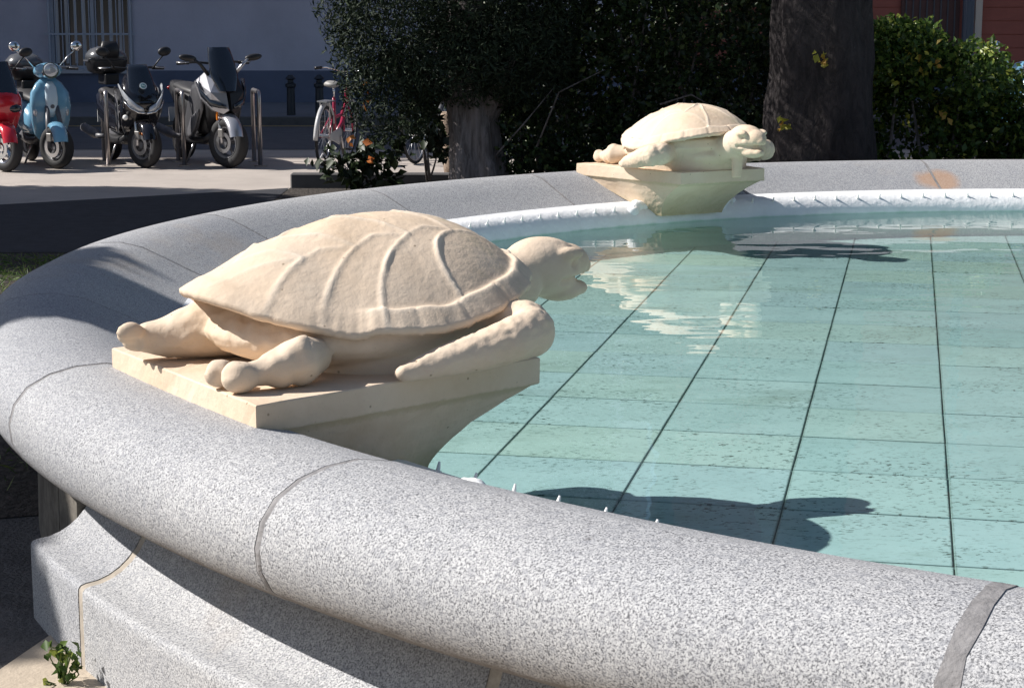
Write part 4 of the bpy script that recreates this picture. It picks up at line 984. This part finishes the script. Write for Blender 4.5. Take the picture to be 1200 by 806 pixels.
low_plant(-.75, 16.4, [(0, 0, .62, .28, .2, .2), (-.1, 0, .85, .22, .2, .2), (.1, 0, .45, .2, .2, .15)], 260, 'loose shrub with a few orange leaves hanging between the bicycles and the conifer', .10,
          ora=[(-.42, -1.55, 1.07), (-.40, -1.55, 1.0), (-.41, -1.55, .93), (-.43, -1.55, .89), (-.57, -1.5, .62), (-.55, -1.5, .58), (-.54, -1.5, .64), (-.40, -1.5, .44), (-.39, -1.5, .48), (-.42, -1.5, .60)])
low_plant(.45, 15.4, [(.0, 0, .30, .28, .2, .16), (-.25, 0, .45, .25, .2, .2), (.3, 0, .5, .25, .2, .2)], 220, 'low thin shrub right of the conifer trunk with sunlit paving behind', .09)
# trees left of the picture whose shade falls on the rim and on the paving
def shade_tree(name, x, y, blobs, n, size, label, lm, tr, zr):
    t = thing(name, (x, y, 0), 0, label, 'tree')
    trunk(t, [(0, 0, 0), (.02, 0, zr * .5), (0, 0, zr)], [tr * 1.3, tr, tr * .6], M_BARK, n=10)
    Pp, Nn = blob_points(blobs, n, .2, .06); leaves('crown', Pp, size, .6, lm, t, None)
def az_pos(u, d):
    p = Vector((.995, -.09)).normalized(); q = Vector((-p.y, p.x)); return p * d + q * u
c = az_pos(5.98, -8.55)
tb = [(.09 * k, .995 * k, 5.20, .30, .30, .38) for k in np.arange(-1.10, 1.05, .2)] + [(.09 * k, .995 * k, 5.22 - .3 * (-1.22 - k), .28, .26, .36) for k in (-1.22, -1.38, -1.52)] + [(.09 * k, .995 * k, 4.5, .45, .40, .6) for k in np.arange(-.95, 1.0, .3)]
tb += [(.09 * k, .995 * k, 5.68, .30, .30, .36) for k in (-.35, -.15, .1, .32)] + [(0, 0, 3.6, 1.2, 1.2, .9), (0, .2, 3.0, 1.0, 1.0, .7)]
shade_tree('rounded_tree', c.x, c.y, [(a_, b_, z_ + .6, p_, q_, r_) for a_, b_, z_, p_, q_, r_ in tb], 60000, .12, 'dense clipped tree standing left of the fountain outside the picture', L_CON, .16, 3)
c = az_pos(14.07, -13.95)
shade_tree('plane_tree', c.x, c.y, [(-.3, -1.3, 7.05, 1.8, 1.8, 1.6), (.3, 1.2, 6.85, 1.9, 1.9, 1.7), (0, 0, 7.75, 1.8, 2.4, 1.2), (-.37, -2.2, 7.85, .9, .9, 1.1)], 28000, .24, 'broad shade tree further left beyond the paving outside the picture', L_HED, .25, 5)

# small weeds at the fountain foot and grass by the bed
def weed(x, y, n, s_, label, m=None):
    t = thing('weed', (x, y, 0), 0, label, 'weed')
    P_ = []
    for k in range(n):
        a = rng.uniform(0, 2 * PI); h = rng.uniform(.02, .11) * s_; rr = rng.uniform(0, .05) * s_
        P_.append((rr * math.cos(a), rr * math.sin(a), h))
        if k % 3 == 0: MB().tube([(0, 0, 0), (rr * .5 * math.cos(a), rr * .5 * math.sin(a), h * .6), P_[-1]], .0015 * s_, 5).build('stem', m or L_BUSH, t)
    leaves('weed_leaves', np.array(P_), .026 * s_, .75, m or L_BUSH, t, np.array([0, -.3, 1.0]))
a = R(-147.3); weed(C0.x + 5.07 * math.cos(a), C0.y + 5.07 * math.sin(a), 60, 1.0, 'small green weed growing in the crack at the foot of the granite plinth')
gp = []
for (x0, y0, x1, y1, n_) in ((-2.1, 5.7, -1.7, 6.6, 90), (-3.6, 9.5, -2.9, 12.2, 900), (-4.2, 10, -3.0, 12.3, 500)):
    gp += [(rng.uniform(x0, x1), rng.uniform(y0, y1), .03) for _ in range(n_)]
g = leaves('grass', np.array(gp), .07, .09, M_GRASS, None, np.array([1, 0, 0]), droop=0); g['kind'] = 'stuff'
